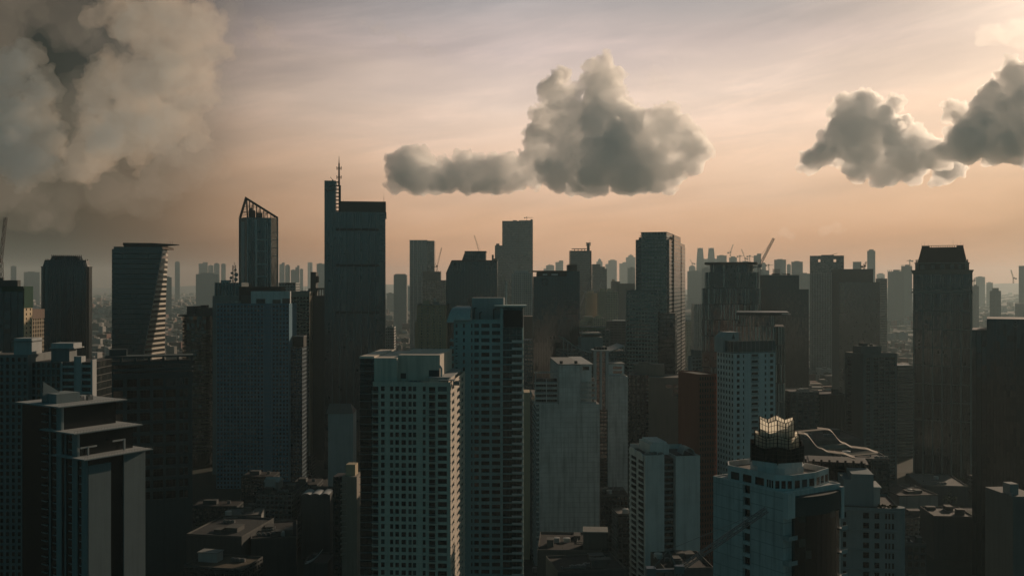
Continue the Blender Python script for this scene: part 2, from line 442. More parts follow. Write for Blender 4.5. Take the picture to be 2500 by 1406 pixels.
# ---------------------------------------------------------------- ground
m, t, b = nodes_of('city_ground')
o = t.new('ShaderNodeTexCoord').outputs['Object']
n1 = t.noise(o, .004, 6, .65); n2 = t.noise(o, .03, 4, .6)
c = t.mix(t.mr(n1, .4, .62), (.035, .038, .036), (.022, .036, .02)); c = t.mix(t.m('MULTIPLY', t.mr(n2, .5, .7), .5), c, (.07, .068, .062))
t.put(b.inputs['Base Color'], c); b.inputs['Roughness'].default_value = .95
me = bpy.data.meshes.new('ground'); me.from_pydata([(-16000,-1400,0), (16000,-1400,0), (16000,22400,0), (-16000,22400,0)], [], [(0,1,2,3)])
me.materials.append(m); ground = link('ground', me); ground['kind'] = 'structure'
def road(pts, w, z):
    mb = MB(); mk = MB(); asph = flat('asphalt', (.045, .045, .046), .9); wh = flat('road_paint', (.5, .5, .48), .8)
    for p, q in zip(pts, pts[1:]):
        p, q = Vector((*p, 0)), Vector((*q, 0)); d = (q-p).normalized(); s = Vector((-d.y, d.x, 0))*w/2
        mb.poly([(v.x, v.y, z) for v in (p-s, q-s, q+s, p+s)], asph)
        L = (q-p).length; k = 0
        while k < L-4:
            a, bb = p+d*k, p+d*(k+3); s2 = s.normalized()*.08
            mk.poly([(v.x, v.y, z+.006) for v in (a-s2, bb-s2, bb+s2, a+s2)], wh); k += 9
    r = link('road', mb.mesh('road')); r['kind'] = 'structure'
    r2 = link('road_markings', mk.mesh('road_markings')); r2['kind'] = 'structure'
road([(-120, 300), (-60, 2400)], 18, .02)
road([(-600, 760), (700, 790)], 14, .04)
road([(215, 300), (330, 2300)], 22, .06)

# shared materials
WHITE = wall('white_render', (.62, .63, .62), .45)
WHITEJ = wall('white_render_jointed', (.60, .62, .61), .85, joint=3.05)
GREYW = wall('grey_concrete', (.26, .27, .26), .4)
PALE = wall('pale_grey_wall', (.38, .40, .40), .35)
DARKW = wall('dark_concrete', (.07, .08, .08), .4)
CREAM = wall('cream_render', (.52, .43, .29), .35)
BROWN = wall('brown_render', (.24, .175, .14), .3)
RUST = wall('red_brown_render', (.27, .10, .065), .3)
TEAL = wall('teal_render', (.33, .47, .47), .3)
ROOFM = flat('bitumen_roof', (.10, .10, .095), .9, var=.6)
ROOFL = flat('pale_roof_deck', (.20, .19, .175), .9, var=.7)
STEEL = flat('dark_steel', (.035, .038, .04), .5, .3)
GALV = flat('galvanised_steel', (.22, .23, .23), .45, .5)
LIGHTM = flat('light_metal', (.52, .53, .52), .45, .3)
GL = glass('window_glass'); GLB = glass('window_glass_dim', (.008, .012, .014), .10, .12, (.08, .09, .09))
FRW = flat('white_window_frame', (.5, .5, .48)); FRD = flat('dark_window_frame', (.05, .055, .055))
DKG = curtain('dark_glazing', 1.5, 3.4, (.007, .012, .013), (.03, .035, .036), None, lw=.08, hw=.1, blinds=.06)
CONDO = wall('warm_white_render', (.68, .60, .51), .45)
# ================================================================ nearest buildings
# ---- white condominium, centre
Y = 390
b = Bld('condominium_tower', 'white condominium tower with narrow sunlit right side and boxy penthouse, before the teal tower', 910, 1100, Y, rot=-4, side=1135, cat='apartment tower')
zt = b.Z(935); sh = 3.03; rows = int(zt/sh)-1; zb = zt-sh*rows-.9
fc = cols_px(b, [(930,939), (952,960), (965,974), (980,991), (997,1005), (1008,1016), (1032,1039), (1069,1091)])
b.facade('F', zb, zt-.9, rows, fc, CONDO, GL, FRD, depth=.3, style=2)
b.main.poly([(0,0,zt-.9), (b.w,0,zt-.9), (b.w,0,zt), (0,0,zt)], CONDO); b.main.poly([(0,0,0), (b.w,0,0), (b.w,0,zb), (0,0,zb)], CONDO)
b.facade('R', zb, zt-.9, rows, [(b.d*.08, b.d*.24), (b.d*.42, b.d*.62), (b.d*.74, b.d*.88)], CONDO, GL, FRW, depth=.3)
b.main.poly([(b.w,0,zt-.9), (b.w,b.d,zt-.9), (b.w,b.d,zt), (b.w,0,zt)], CONDO); b.main.poly([(b.w,0,0), (b.w,b.d,0), (b.w,b.d,zb), (b.w,0,zb)], CONDO)
b.rest(0, zt, CONDO, 'LB', roofm=ROOFM, inset=1.0)
b.finish('wall', 100)
# ledges on the front bays and round the right side
zl = [zb+sh*i-.12 for i in reversed(range(rows+1))]
lm = MB(); b.fbox(lm, 'R', -.3, b.d, 0.004, .28, 0, .22, CONDO); b.copies('ledge', lm.mesh('ledge'), [(0, 0, z) for z in zl])
for nm, a, c in (('panel_ledge', 939.5, 951), ('shade_ledge', 1017, 1031), ('balcony_ledge', 1041, 1068)):
    lm = MB(); b.fbox(lm, 'F', b.U(a), b.U(c), .004, .42, 0, .16, CONDO); b.copies(nm, lm.mesh(nm), [(0, 0, z) for z in zl])
# balconies: corner stack on the left and the recessed bay
bal = MB(); wb = b.U(925)-b.U(909)
bal.box(-wb/2, wb/2, -1.2, -.004, 0, .18, CONDO); bal.box(-wb/2, wb/2, -1.2, -1.12, .95, 1.02, FRW)
for i in range(9): x = -wb/2+wb*i/8; bal.box(x-.03, x+.03, -1.19, -1.13, .18, .95, FRW)
bal.box(-wb*.4, wb*.4, -.02, -.003, .18, 2.5, GLB)
bme = bal.mesh('balcony')
b.copies('balcony', bme, [((b.U(909)+b.U(925))/2, -.002, zb+sh*i+.05) for i in reversed(range(rows))])
bal = MB(); wb = b.U(1064)-b.U(1046)
bal.box(-wb/2, wb/2, -.7, -.004, 0, .18, CONDO); bal.box(-wb/2, wb/2, -.7, -.64, .95, 1.02, FRW)
for i in range(8): x = -wb/2+wb*i/7; bal.box(x-.03, x+.03, -.69, -.65, .18, .95, FRW)
bal.box(-wb*.42, wb*.42, -.02, -.003, .18, 2.45, GLB)
bme = bal.mesh('balcony')
b.copies('balcony', bme, [((b.U(1046)+b.U(1064))/2, -.002, zb+sh*i+.05) for i in reversed(range(rows))])
pm = MB(); b.parapet(pm, zt, .5, CONDO, .25); b.part('parapet', pm)
# rear wing on the left: dark louvred bay and white stair tower
rw = MB(); u0, u1, u2 = b.U(872), b.U(908), b.U(964)
zr = b.Z(872)
rw.box(u0+.25, u1, 4.5, b.d-2, 0, zr-.8, DKG); rw.box(u0, u1, 4.2, b.d-2, zr-.8, zr, CONDO)
rw.box(u1+.003, u2, 4.2, b.d-1, 0, zr-.6, CONDO)
b.part('rear_wing', rw)
lv = MB(); lv.box(u0, u1, 4.0, 4.49, 0, .22, GALV)
b.copies('louvre', lv.mesh('louvre'), [(0, 0, zr-3-i*sh) for i in range(46)])
pn = MB(); pu0, pu1 = b.U(962), b.U(1066); zp = b.Z(866, v=9)
pn.box(pu0, pu1, 9, b.d-2, zt-1, zp, CONDO); pn.box(pu0+1, pu0+3.2, 8.94, 8.997, zt+1, zt+3.2, DARKW)
pn.box(pu1-4.5, pu1-.3, 8.96, 8.998, zt-.5, zt+4.5, DARKW)
ph = b.part('penthouse', pn)
dn = MB(); dn.bar((pu1+.7, 8.5, zt), (pu1+.7, 8.5, zt+5.2), .45, LIGHTM, 8); dn.bar((pu1+.7, 8.5, zt+5.2), (pu1+.0, 9.4, zt+6.1), .45, LIGHTM, 8); b.part('duct', dn, ph)
p2 = MB(); p2.box(b.U(1042), b.U(1090), 6, b.d-3, zt-1, zt+1.6, CONDO); p2.box(b.U(1040), b.U(1096), 5.4, b.d-2.5, zt+1.6, zt+1.95, PALE); p2.box(b.U(1068), b.U(1108), 2.5, 6.2, zt+.9, zt+1.2, PALE)
for x in (1070, 1105): p2.box(b.U(x)-.2, b.U(x)+.2, 2.8, 3.2, zt-1, zt+.9, PALE)
b.part('roof_pavilion', p2)
b.aircons([(b.U(x), v) for x, v in ((1000,4), (1010,4.2), (1022,3.8), (1112,4))], zt-1, GALV)

# ---- teal condominium behind it
Y = 452
b = Bld('condominium_tower', 'teal green condominium tower with a curved roof canopy, white balcony rails and a flagpole', 1108, 1222, Y, rot=-1, dep=26, cat='apartment tower')
zt = b.Z(780); sh = 3.32; rows = int(zt/sh)-1; zb = zt-1-sh*rows
b.facade('F', zb, zt-1, rows, cols_px(b, [(1112,1117), (1130,1135), (1150,1153.5), (1158,1169), (1175,1195), (1201,1221)]), TEAL, GL, FRD, hf=(.18, .72), style=2)
b.main.poly([(0,0,zt-1), (b.w,0,zt-1), (b.w,0,zt), (0,0,zt)], TEAL); b.main.poly([(0,0,0), (b.w,0,0), (b.w,0,zb), (0,0,zb)], TEAL)
b.rest(0, zt, TEAL, 'LRB', roofm=ROOFM, inset=.8)
b.finish('wall', 100)
u0, u1 = b.U(1222)+.003, b.U(1277)
bay = MB(); zbay = b.Z(752)
bay.box(u0, u0+1.1, -2.6, 16, 0, zbay, TEAL); bay.box(u1-.5, u1, -2.6, 16, 0, zbay-9, TEAL)
bay.box(u0+1.1, u1-.5, -2.0, 16, 0, zbay, curtain('bay_glazing', 1.6, 3.32, (.012, .022, .022), (.12, .17, .17), (.05, .09, .09), lw=.07, hw=.07, bw=.22, blinds=.2))
bay.box(u1-.5, u1, -2.6, 16, zbay-9, zbay, DARKW)
by = b.part('glazed_bay', bay)
tr = MB(); zs = b.Z(748); tr.box(b.U(1207), b.U(1285), -4.2, 18, zs, zs+.5, TEAL); tr.box(u0-.2, u1+.2, -3.0, 17, zs-.5, zs-.003, TEAL); b.part('roof_slab', tr)
lou = MB(); lou.box(u0+1.6, u1-.7, -2.62, -2.003, zbay-8.6, zbay-.9, flat('dark_louvre', (.02, .025, .027), .7)); b.part('louvre', lou, by)
ledge = MB(); ledge.box(u0+.9, u1+.35, -3.2, -2.003, 0, .32, TEAL)
b.copies('floor_ledge', ledge.mesh('floor_ledge'), [(0, 0, zt-10.6-sh*i) for i in range(rows+2) if zt-10.6-sh*i > 3], by)
bal = MB(); wb = (u1-u0)*.52
bal.box(-wb/2, wb/2, -1.3, 0, 0, .16, LIGHTM)
bal.box(-wb/2, wb/2, -1.3, -1.22, .16, 1.0, flat('white_balcony_panel', (.50, .55, .55), .5)); bal.box(wb/2-.07, wb/2, -1.2, -.01, .16, 1.0, flat('white_balcony_panel', (.55, .6, .6)))
b.copies('balcony', bal.mesh('balcony'), [(u1-wb/2+.3, -2.5, zt-10.25-sh*i) for i in range(rows-3)])
bal = MB(); bal.box(-1.7, 0, -1.6, 9, 0, .2, TEAL); bal.box(-1.7, -1.62, -1.6, 9, .2, 1.05, TEAL); bal.box(-1.6, 0, -1.6, -1.52, .2, 1.05, TEAL); bal.box(-.02, 3.2, -1.0, -.95, .2, 1.0, TEAL)
bal.box(-.03, -.004, 1, 8, .2, 2.5, GLB)
b.copies('balcony', bal.mesh('balcony'), [(0, 0, zt-10-sh*i) for i in range(rows-3)])
pn = MB(); pn.box(b.U(1150), b.U(1229), 6, 20, zt-1, b.Z(727, v=6), PALE); ph = b.part('penthouse', pn)
pp = MB()
for x0_, zz in ((1156, 5), (1170, 3), (1204, 4.5)):
    u = b.U(x0_); pp.bar((u, 5.6, zt), (u, 5.6, zt+zz), .22, STEEL, 6); pp.bar((u, 5.6, zt+zz), (u+1.0, 5.9, zt+zz+.2), .22, STEEL, 6)
b.part('vent_pipe', pp, ph)
cn = MB(); n = 9; ca, cb = b.U(1096), b.U(1150); R0 = b.Z(742)-b.Z(774)
prof = [((math.cos(math.pi/2*i/n))*-5.2, zt-.2+R0*math.sin(math.pi/2*i/n)) for i in range(n+1)]
rings = []
for (p, z) in prof: rings.append([(ca+(5.2+p)*.62, -1.2, z), (cb-.003, -1.2+.0, z), (cb-.003, -1.2, z+.35), (ca+(5.2+p)*.62, -1.2, z+.35)])
# curved canopy: a quarter vault rising from the front edge to the back
rings = [[(ca+i*.32, -2+8*(1-math.cos(math.pi/2*i/n)), zt-.2+R0*math.sin(math.pi/2*i/n)), (cb-.2, -2+8*(1-math.cos(math.pi/2*i/n))+.01, zt-.2+R0*math.sin(math.pi/2*i/n)),
          (cb-.2, -2+8*(1-math.cos(math.pi/2*i/n))+.4, zt-.5+R0*math.sin(math.pi/2*i/n)), (ca+i*.32, -2+8*(1-math.cos(math.pi/2*i/n))+.4, zt-.5+R0*math.sin(math.pi/2*i/n))] for i in range(n+1)]
cn.loft(rings, LIGHTM)
for k in range(12):
    u = ca+3.2+k*(cb-ca-4)/12; cn.bar((u, 5.5, zt+R0*.98), (u, 14, zt+R0*.98), .16, LIGHTM)
b.part('curved_canopy', cn)
sl = MB()
sl.loft([[(ca-.9+i*.33, -2.6+7.6*(1-math.cos(math.pi/2*i/n)), zt-1.2+R0*1.12*math.sin(math.pi/2*i/n)), (ca+2.3+i*.2, -2.6+7.6*(1-math.cos(math.pi/2*i/n)), zt-1.2+R0*1.12*math.sin(math.pi/2*i/n)), (ca+2.3+i*.2, -2.2+7.6*(1-math.cos(math.pi/2*i/n)), zt-1.5+R0*1.12*math.sin(math.pi/2*i/n)), (ca-.9+i*.33, -2.2+7.6*(1-math.cos(math.pi/2*i/n)), zt-1.5+R0*1.12*math.sin(math.pi/2*i/n))] for i in range(n+1)], LIGHTM)
b.part('canopy_edge', sl)
fp = MB(); zf = b.Z(748, v=12); fp.bar((b.U(1234.5), 12, zf-3), (b.U(1234.5), 12, b.Z(687, v=12)), (.42, .28), LIGHTM, 8); b.part('flagpole', fp)

# ---- stepped dark apartment block, bottom left (corner towards us)
Y = 370
b = Bld('stepped_apartment_block', 'dark stepped apartment block with three overhanging roof slabs and blank pale panels', 211, 356, Y, rot=57, dep=44, cat='apartment block')
z3, z2, z1 = 113.4, 122.6, 132.0; W_ = b.w
lw_ = wall('slate_panel', (.20, .25, .26), .3); dk = flat('dark_glazed_recess', (.010, .014, .015), .25)
b.main.box(.6, W_-.6, .6, 19, 0, z3, dk); b.main.box(.7, W_-1.2, 6.6, 27, 0, z2, dk); b.main.box(.8, W_-1.8, 16.8, 44, 0, z1, dk)
b.finish('wall')
pn = MB(); pn.box(.9, W_*.40, 0, .597, 0, z3-2.5, lw_); pn.box(W_*.62, W_-.2, 0, .597, 0, z3-.4, lw_); b.part('blank_panel', pn)
for v0, v1, zz in ((-2, 19, z3), (4.4, 27, z2), (14.4, 44, z1)):
    sm = MB(); sm.box(-2.2, W_+1.6, v0, v1, zz, zz+.5, PALE); sm.box(-2.4, W_+1.8, v0-.2, v1, zz+.1, zz+.38, lw_)
    o = b.part('roof_slab', sm)
    rl = MB()
    for k in range(24):
        u = -1.9+(W_+3.2)*k/23; rl.bar((u, v0+.3, zz+.5), (u, v0+.3, zz+1.3), .04, GALV)
    rl.bar((-1.9, v0+.3, zz+1.3), (W_+1.3, v0+.3, zz+1.3), .05, GALV); b.part('railing', rl, o)
cl = MB()
for (v, zz) in ((.7, z3), (6.7, z2), (16.9, z1)): 
    cl.box(.15, .78, v-.5, v+2.6, 0, zz, lw_)
    cl.box(.15, .78, v+7, v+7.5, 0, zz, lw_)
for (u, v, za, zz) in ((W_-2, 8, z3, z2), (W_-4.5, 7.5, z3, z2), (1, 6.8, z3, z2), (1, 17, z2, z1)): cl.box(u-.35, u+.35, v-.5, v+.2, za, zz, PALE)
b.part('column', cl)
bal = MB(); bal.box(-.55, .1, 0, 3.6, 0, .35, lw_); bal.box(-.5, -.42, .05, 3.55, .35, 1.05, dk)
me = bal.mesh('balcony'); L_ = []
for (v0, zz) in ((1.2, z3), (8, z2), (18.4, z1), (26, z1)):
    for k in range(24): L_.append((.72, v0, zz-3.6-3.1*k))
b.copies('balcony', me, sorted(L_, key=lambda l: -l[2]))
pt = MB(); pt.box(3, 13, 24, 34, z1+.5, z1+4.2, lw_); pt.poly(((1,30,z1+.5), (14,30,z1+.5), (1.2,30,z1+9)), lw_); pt.poly(((1,30.4,z1+.5), (1.2,30.4,z1+9), (14,30.4,z1+.5)), lw_)
pt.poly(((1.2,30,z1+9), (14,30,z1+.5), (14,30.4,z1+.5), (1.2,30.4,z1+9)), PALE); b.part('roof_pavilion', pt)
b.aircons([(14+2*i, 25+(i % 2)*3) for i in range(4)], z1+.5, GALV)
pg = MB(); pg.box(4, 4.5, 5, 5.6, z3+.5, z3+4, PALE); pg.box(1, 8, 5.2, 5.6, z3+3.4, z3+4, PALE); pg.box(W_-7, W_-6.4, 4, 4.6, z3+.5, z3+5, PALE); pg.box(W_-12, W_-6.4, 4.1, 4.5, z3+4.4, z3+5, PALE); b.part('pergola', pg)

DIMF = wall('darker_grey_render', (.20, .22, .22), .4); DIMW = wall('darker_white_render', (.40, .42, .42), .4)  # darker versions of the grey and white render
# ---- two-block flats behind it
Y = 455
b = Bld('apartment_block', 'grey slab of flats with boxy penthouse, cut by the frame edge', -60, 68, Y, dep=24, cat='apartment block')
zt = b.Z(866); rows = int(zt/3.1)-1; zb = zt-.8-rows*3.1
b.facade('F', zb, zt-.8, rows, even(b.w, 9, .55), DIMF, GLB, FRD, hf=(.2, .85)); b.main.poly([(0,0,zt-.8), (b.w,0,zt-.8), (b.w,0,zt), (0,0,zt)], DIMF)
b.rest(0, zt, DIMF, 'LRB', roofm=ROOFM, inset=.6); b.finish('wall', 60)
p = MB(); p.box(b.U(23), b.U(69)-.3, 4, 14, zt-.6, b.Z(826, v=4), DIMW); p.box(b.U(20), b.U(69)+.3, 3.4, 14.6, b.Z(834, v=4), b.Z(832, v=4), DIMF); b.part('penthouse', p)
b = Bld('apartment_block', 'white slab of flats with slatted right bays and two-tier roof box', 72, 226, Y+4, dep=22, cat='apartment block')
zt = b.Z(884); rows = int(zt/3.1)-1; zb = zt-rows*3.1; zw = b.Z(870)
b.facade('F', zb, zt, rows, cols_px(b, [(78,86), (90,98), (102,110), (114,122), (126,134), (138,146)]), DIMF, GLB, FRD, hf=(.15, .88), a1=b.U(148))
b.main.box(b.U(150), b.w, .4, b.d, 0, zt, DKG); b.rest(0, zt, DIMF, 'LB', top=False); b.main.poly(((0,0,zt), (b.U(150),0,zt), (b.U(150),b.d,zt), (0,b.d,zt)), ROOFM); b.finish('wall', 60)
wm = MB(); wm.box(b.U(182), b.U(200), -.6, 4, 0, zw, DIMW); wm.box(b.U(223), b.U(227), -.6, 4, 0, zw-1.5, DIMW); wm.box(b.U(149), b.U(152), -.6, 3, 0, zt, DIMW); b.part('stair_tower', wm)
sl = MB(); wl = b.U(223)-b.U(200); sl.box(0, wl, -.9, 0, 0, 1.1, DIMW)
b.copies('balcony', sl.mesh('balcony'), [(b.U(200), .39, zt-2.4-3.1*i) for i in range(rows-1)])
sl = MB(); wl = b.U(182)-b.U(152); sl.box(0, wl, -.7, 0, 0, 1.0, DIMW)
b.copies('balcony', sl.mesh('balcony'), [(b.U(152), .39, zt-2.6-3.1*i) for i in range(rows-1)])
p = MB(); zc = b.Z(851, v=4); p.box(b.U(115), b.U(160), 4, 12, zt, zc, DIMF); p.box(b.U(112), b.U(174), 3, 14, zc, zc+.5, DIMW); p.box(b.U(115), b.U(170), 4, 13, zc+.5, b.Z(838, v=4), DIMW); b.part('penthouse', p)
b.antenna(b.U(188), 6, zw, 9, STEEL, .08)

# ---- dark grid block behind
Y = 600
dkt = wall('dark_teal_stone', (.045, .075, .08), .3)
b = Bld('office_block', 'dark teal office block with coarse window grid and banded flat top behind stepped block', 257, 470, Y, rot=19, dep=13, cat='office block')
zt = b.Z(871); z0 = b.Z(922)
cl = cols_px(b, [(276,300), (310,334), (342,366), (374,398), (405,429)])
rows = 6; b.facade('F', z0-7*11, z0, 11, cl+cols_px(b, [(438,447), (450,459)]), dkt, GLB, FRD, hf=(.12, .8), depth=.8, style=3)
b.main.box(0, b.w, 0, b.d, 0, z0-77.003, dkt)
b.main.box(.5, b.w-.5, .5, b.d, z0+.003, zt-5, DKG); b.rest(z0-77, zt-5, dkt, 'LRB', roofm=ROOFM); b.finish('wall', 100)
tp = MB(); zq = b.Z(892)
for a, h in ((z0+.01, 2.2), (b.Z(908), 1.6), (zq, 1.8), (zt-1, 1.0)): tp.box(-.5, b.w+.5, -.6, b.d, a, a+h, dkt)
for x in (257, 292, 327, 361, 396, 432, 466): tp.box(b.U(x), b.U(x)+1.2, -.3, b.d, zq+1.8, zt-1, dkt)
b.part('banded_top', tp)
p = MB(); p.box(2, 12, 5, 11, zt, zt+4, dkt); p.box(-.4, -.0, -.5, .5, zt-6, zt+5, PALE); b.part('plant_room', p)

# ---- small white tower with blank panel, lower left centre
b = Bld('apartment_block', 'small block with one blank pale side wall, low beside the dark grid block', 379, 430, 640, rot=4, dep=18, cat='apartment block')
zt = b.Z(1142); b.main.box(0, b.w, 0, b.d, 0, zt, PALE); b.finish('wall'); p = MB(); b.parapet(p, zt, .9, PALE, .3); b.part('parapet', p)
p = MB(); p.box(-9, -.003, 2, b.d, 0, zt-1, curtain('flats_dim', 2.6, 3.1, (.01, .014, .015), (.05, .06, .06), (.05, .06, .06), lw=.3, bw=.35)); b.part('rear_wing', p)
# ================================================================ right-hand foreground
def tower(name, label, x0, x1, yt, Y, mat, rot=0, side=None, dep=30, cat='tower', part='curtain_wall', group=None, roofm=None):
    b = Bld(name, label, x0, x1, Y, rot, dep, side, cat, group)
    zt = b.Z(yt)
    b.main.box(0, b.w, 0, b.d, 0, zt, mat); b.finish(part)
    return b, zt
def roof_clutter(b, zt, n=4, seed=1, parapet=1.0, m=None, u0=None, u1=None, v0=None, v1=None, hmax=4):
    rr = random.Random(seed); m = m or GREYW
    u0 = .08*b.w if u0 is None else u0; u1 = .92*b.w if u1 is None else u1; v0 = .1*b.d if v0 is None else v0; v1 = .9*b.d if v1 is None else v1
    if parapet:
        p = MB(); b.parapet(p, zt, parapet, m, .35); b.part('parapet', p)
    for i in range(n):
        wu, wv = rr.uniform(.10, .28)*(u1-u0), rr.uniform(.15, .3)*(v1-v0); u = rr.uniform(u0, u1-wu); v = rr.uniform(v0, v1-wv)
        h = rr.uniform(.35, 1)*hmax; k = rr.random()
        if k < .6:
            p = MB(); p.box(u, u+wu, v, v+wv, zt+.003, zt+h, m); p.box(u-.2, u+wu+.2, v-.2, v+wv+.2, zt+h+.003, zt+h+.25, m); b.part('plant_room', p)
        elif k < .8: b.tank(u, v, zt+.003, min(2.0, wv*.4+.6), h*.6+1, LIGHTM)
        else: b.aircons([(u+2.6*j, v) for j in range(3)], zt+.003, GALV)
    if n >= 2:
        d_ = MB(); ua_, va_ = rr.uniform(u0, u1), rr.uniform(v0, v1); L_ = (u1-u0)*.35; sx = 1 if ua_ < (u0+u1)/2 else -1
        d_.bar((ua_, va_, zt+.6), (ua_+sx*L_, va_, zt+.6), .32, GALV); d_.bar((ua_+sx*L_, va_, zt+.6), (ua_+sx*L_, va_+(v1-v0)*.25, zt+.6), .32, GALV); d_.bar((ua_, va_, zt), (ua_, va_, zt+1.6), .4, GALV, 6); b.part('duct', d_)
        b.antenna(rr.uniform(u0, u1), rr.uniform(v0, v1), zt, rr.uniform(3, 7), STEEL, .07, 2)

# ---- blank white tower A
Y = 600
b = Bld('apartment_tower', 'pale tower with one broad blank stained wall below two roof terraces', 1317, 1464, Y, rot=3, side=1294, cat='apartment tower')
zs = b.Z(987)
b.facade('L', zs-3.05*52, zs, 52, even(b.d, 4, .5), WHITE, GLB, FRD, depth=.5)
b.main.poly([(0,0,0), (b.w,0,0), (b.w,0,zs), (0,0,zs)], WHITEJ); b.rest(0, zs, WHITE, 'RB', roofm=ROOFL); b.finish('wall', 40)
zc = b.Z(892); u1, u2 = b.U(1364), b.U(1416)
c = MB(); c.box(u1, u2, -.02, b.d*.7, zs+.003, zc, WHITEJ); c.box(u1-.2, u2+.2, -.3, b.d*.7, zc, zc+.7, GREYW); core = b.part('core_wall', c)
c = MB(); zr = b.Z(892); u3 = b.U(1446)
c.box(u2+.003, u3, 3, b.d*.8, zs+.003, zr, WHITE); c.box(u2, u3+1, 2.4, b.d*.8, zr, zr+.5, PALE)
c.box(b.U(1424), b.U(1440), 2.95, 2.998, zr-3.2, zr-1, GLB)
b.part('upper_flat', c)
for (ua, ub, zz0, n) in ((b.U(1306), u1-.2, zs, 5), (u2+.2, b.U(1456), zs, 5)):
    c = MB()
    for i in range(n):
        z = zz0+3.05*i
        if z+3 > zr: break
        c.box(ua, ub, .5+i*.25, 8, z+.01, z+.35, WHITE); c.box(ua, ub, .5+i*.25, .62+i*.25, z+.35, z+1.3, PALE)
        c.box(ua+.5, ub-.5, 4, 7.9, z+.35, z+3.05, curtain('terrace_glass', 1.4, 3.05, (.01, .016, .017), (.2, .2, .2), None, lw=.1, hw=.12))
    for u in (ua+.2, (ua+ub)/2, ub-.2): c.box(u-.18, u+.18, .7, 1.1, zz0, zz0+3.05*min(n, 6), WHITE)
    b.part('terrace', c)
c = MB(); zt_ = b.Z(912)
for i in range(9):
    u = b.U(1306)+i*(u1-b.U(1306))/9; c.box(u, u+.25, .8, 8, zt_, zt_+.3, PALE)
c.box(b.U(1306), u1, .8, 1.1, zt_+.3, zt_+.6, PALE); c.box(b.U(1306), u1, 7.6, 8, zt_+.3, zt_+.6, PALE)
for u in (b.U(1307), u1-.6): c.box(u, u+.4, .9, 1.3, zs+15, zt_, PALE)
b.part('pergola', c)
bal = MB(); bal.box(-1.5, -.004, 0, b.d*.42, 0, .2, WHITE); bal.box(-1.5, -1.4, 0, b.d*.42, .2, 1.1, WHITE); bal.box(-1.39, -.01, 0, .1, .2, 1.1, WHITE)
me = bal.mesh('balcony'); b.copies('balcony', me, [(0, v, zs-3.05*(i+1)+.2) for i in range(50) for v in (b.d*.04, b.d*.54)])
c = MB()
for u in (u1+2, u2-2): c.cyl(u, 4, zc+.7, zc+2.4, 1.0, STEEL)
b.part('water_tank', c, core)

# ---- blank white tower B and its H-shaped core
Y = 750
b = Bld('apartment_tower', 'pale tower with a tall blank right wall and a dark slot beside grey twin-column core', 1485, 1533, Y, rot=3, dep=34, cat='apartment tower')
zs = b.Z(919)
b.main.box(0, b.w, 0, b.d, 0, zs, WHITEJ); b.finish('wall')
c = MB(); zr = b.Z(890); c.box(.5, b.U(1525), 3, 20, zs+.003, zr, WHITE); c.box(0, b.U(1527), 2.4, 20, zr, zr+.6, GREYW)
for i in range(2): c.box(b.U(1498), b.U(1520), 2.94, 2.996, zs+2+i*3.4, zs+4+i*3.4, GLB)
c.box(.3, b.U(1528), .1, 3, zs+.003, zs+1.2, PALE); b.part('upper_flat', c)
sl = MB(); u0 = b.U(1464); sl.box(u0, -.003, 4, 24, 0, b.Z(895), curtain('slot_glass', 3, 3.05, (.010, .014, .015), (.06, .06, .06), (.07, .075, .075), lw=.12, bw=.3)); b.part('recessed_bay', sl)
c = MB(); zc = b.Z(858); ua, ub = b.U(1450), b.U(1486)
for u in (ua, (ua+ub)/2-.8, ub-2.2): c.box(u, u+2.2 if u != (ua+ub)/2-.8 else u+1.6, 1, 3.2, b.Z(1000), zc, PALE)
c.box(ua+.3, ub-.3, 3.3, 16, b.Z(1000), zc, curtain('core_glass', 3.2, 3.4, (.01, .014, .015), (.25, .25, .25), None, lw=.08, hw=.14)); c.box(ua-.4, ub+.4, .6, 16, zc+.003, zc+.9, PALE)
b.part('core_frame', c)
for i in range(5): b.tank(ua+2+i*2.1, 8, zc+.9, 1.0, 2.0, STEEL)

# ---- grey block with swept roof wings behind both
Y = 860
b, zt = tower('office_block', 'grey low tower with two swept roof wings rising behind the blank pale towers', 1372, 1530, 858, Y, curtain('grey_office', 2.4, 3.5, (.012, .018, .02), (.16, .165, .16), (.14, .145, .14), lw=.35, bw=.4, roof=(.12, .12, .11)), rot=5, dep=40, cat='office block')
c = MB()
for (ua, ub, z0, z1) in ((b.U(1376), b.U(1446), b.Z(826), b.Z(862)), (b.U(1524), b.U(1470), b.Z(846), b.Z(862))):
    n = 7; pts = [(ua+(ub-ua)*i/n, z0+(z1-z0)*(1-(1-i/n)**1.7)) for i in range(n+1)]
    c.loft([[(u, -1, z), (u, 34, z), (u, 34, z+.8), (u, -1, z+.8)] for u, z in pts], PALE)
    for i in range(n): c.box(pts[i][0]-.25, pts[i][0]+.25, -.6, .2, zt, pts[i][1], PALE)
b.part('roof_wing', c)
c = MB(); c.box(b.U(1422), b.U(1476), 8, 26, zt+.003, b.Z(825), GREYW); c.box(b.U(1425), b.U(1473), 7.9, 26, b.Z(818), b.Z(814), GREYW); c.box(b.U(1430), b.U(1470), 12, 24, b.Z(825), b.Z(818), DARKW); b.part('penthouse', c)
roof_clutter(b, zt, 4, 3, 0)

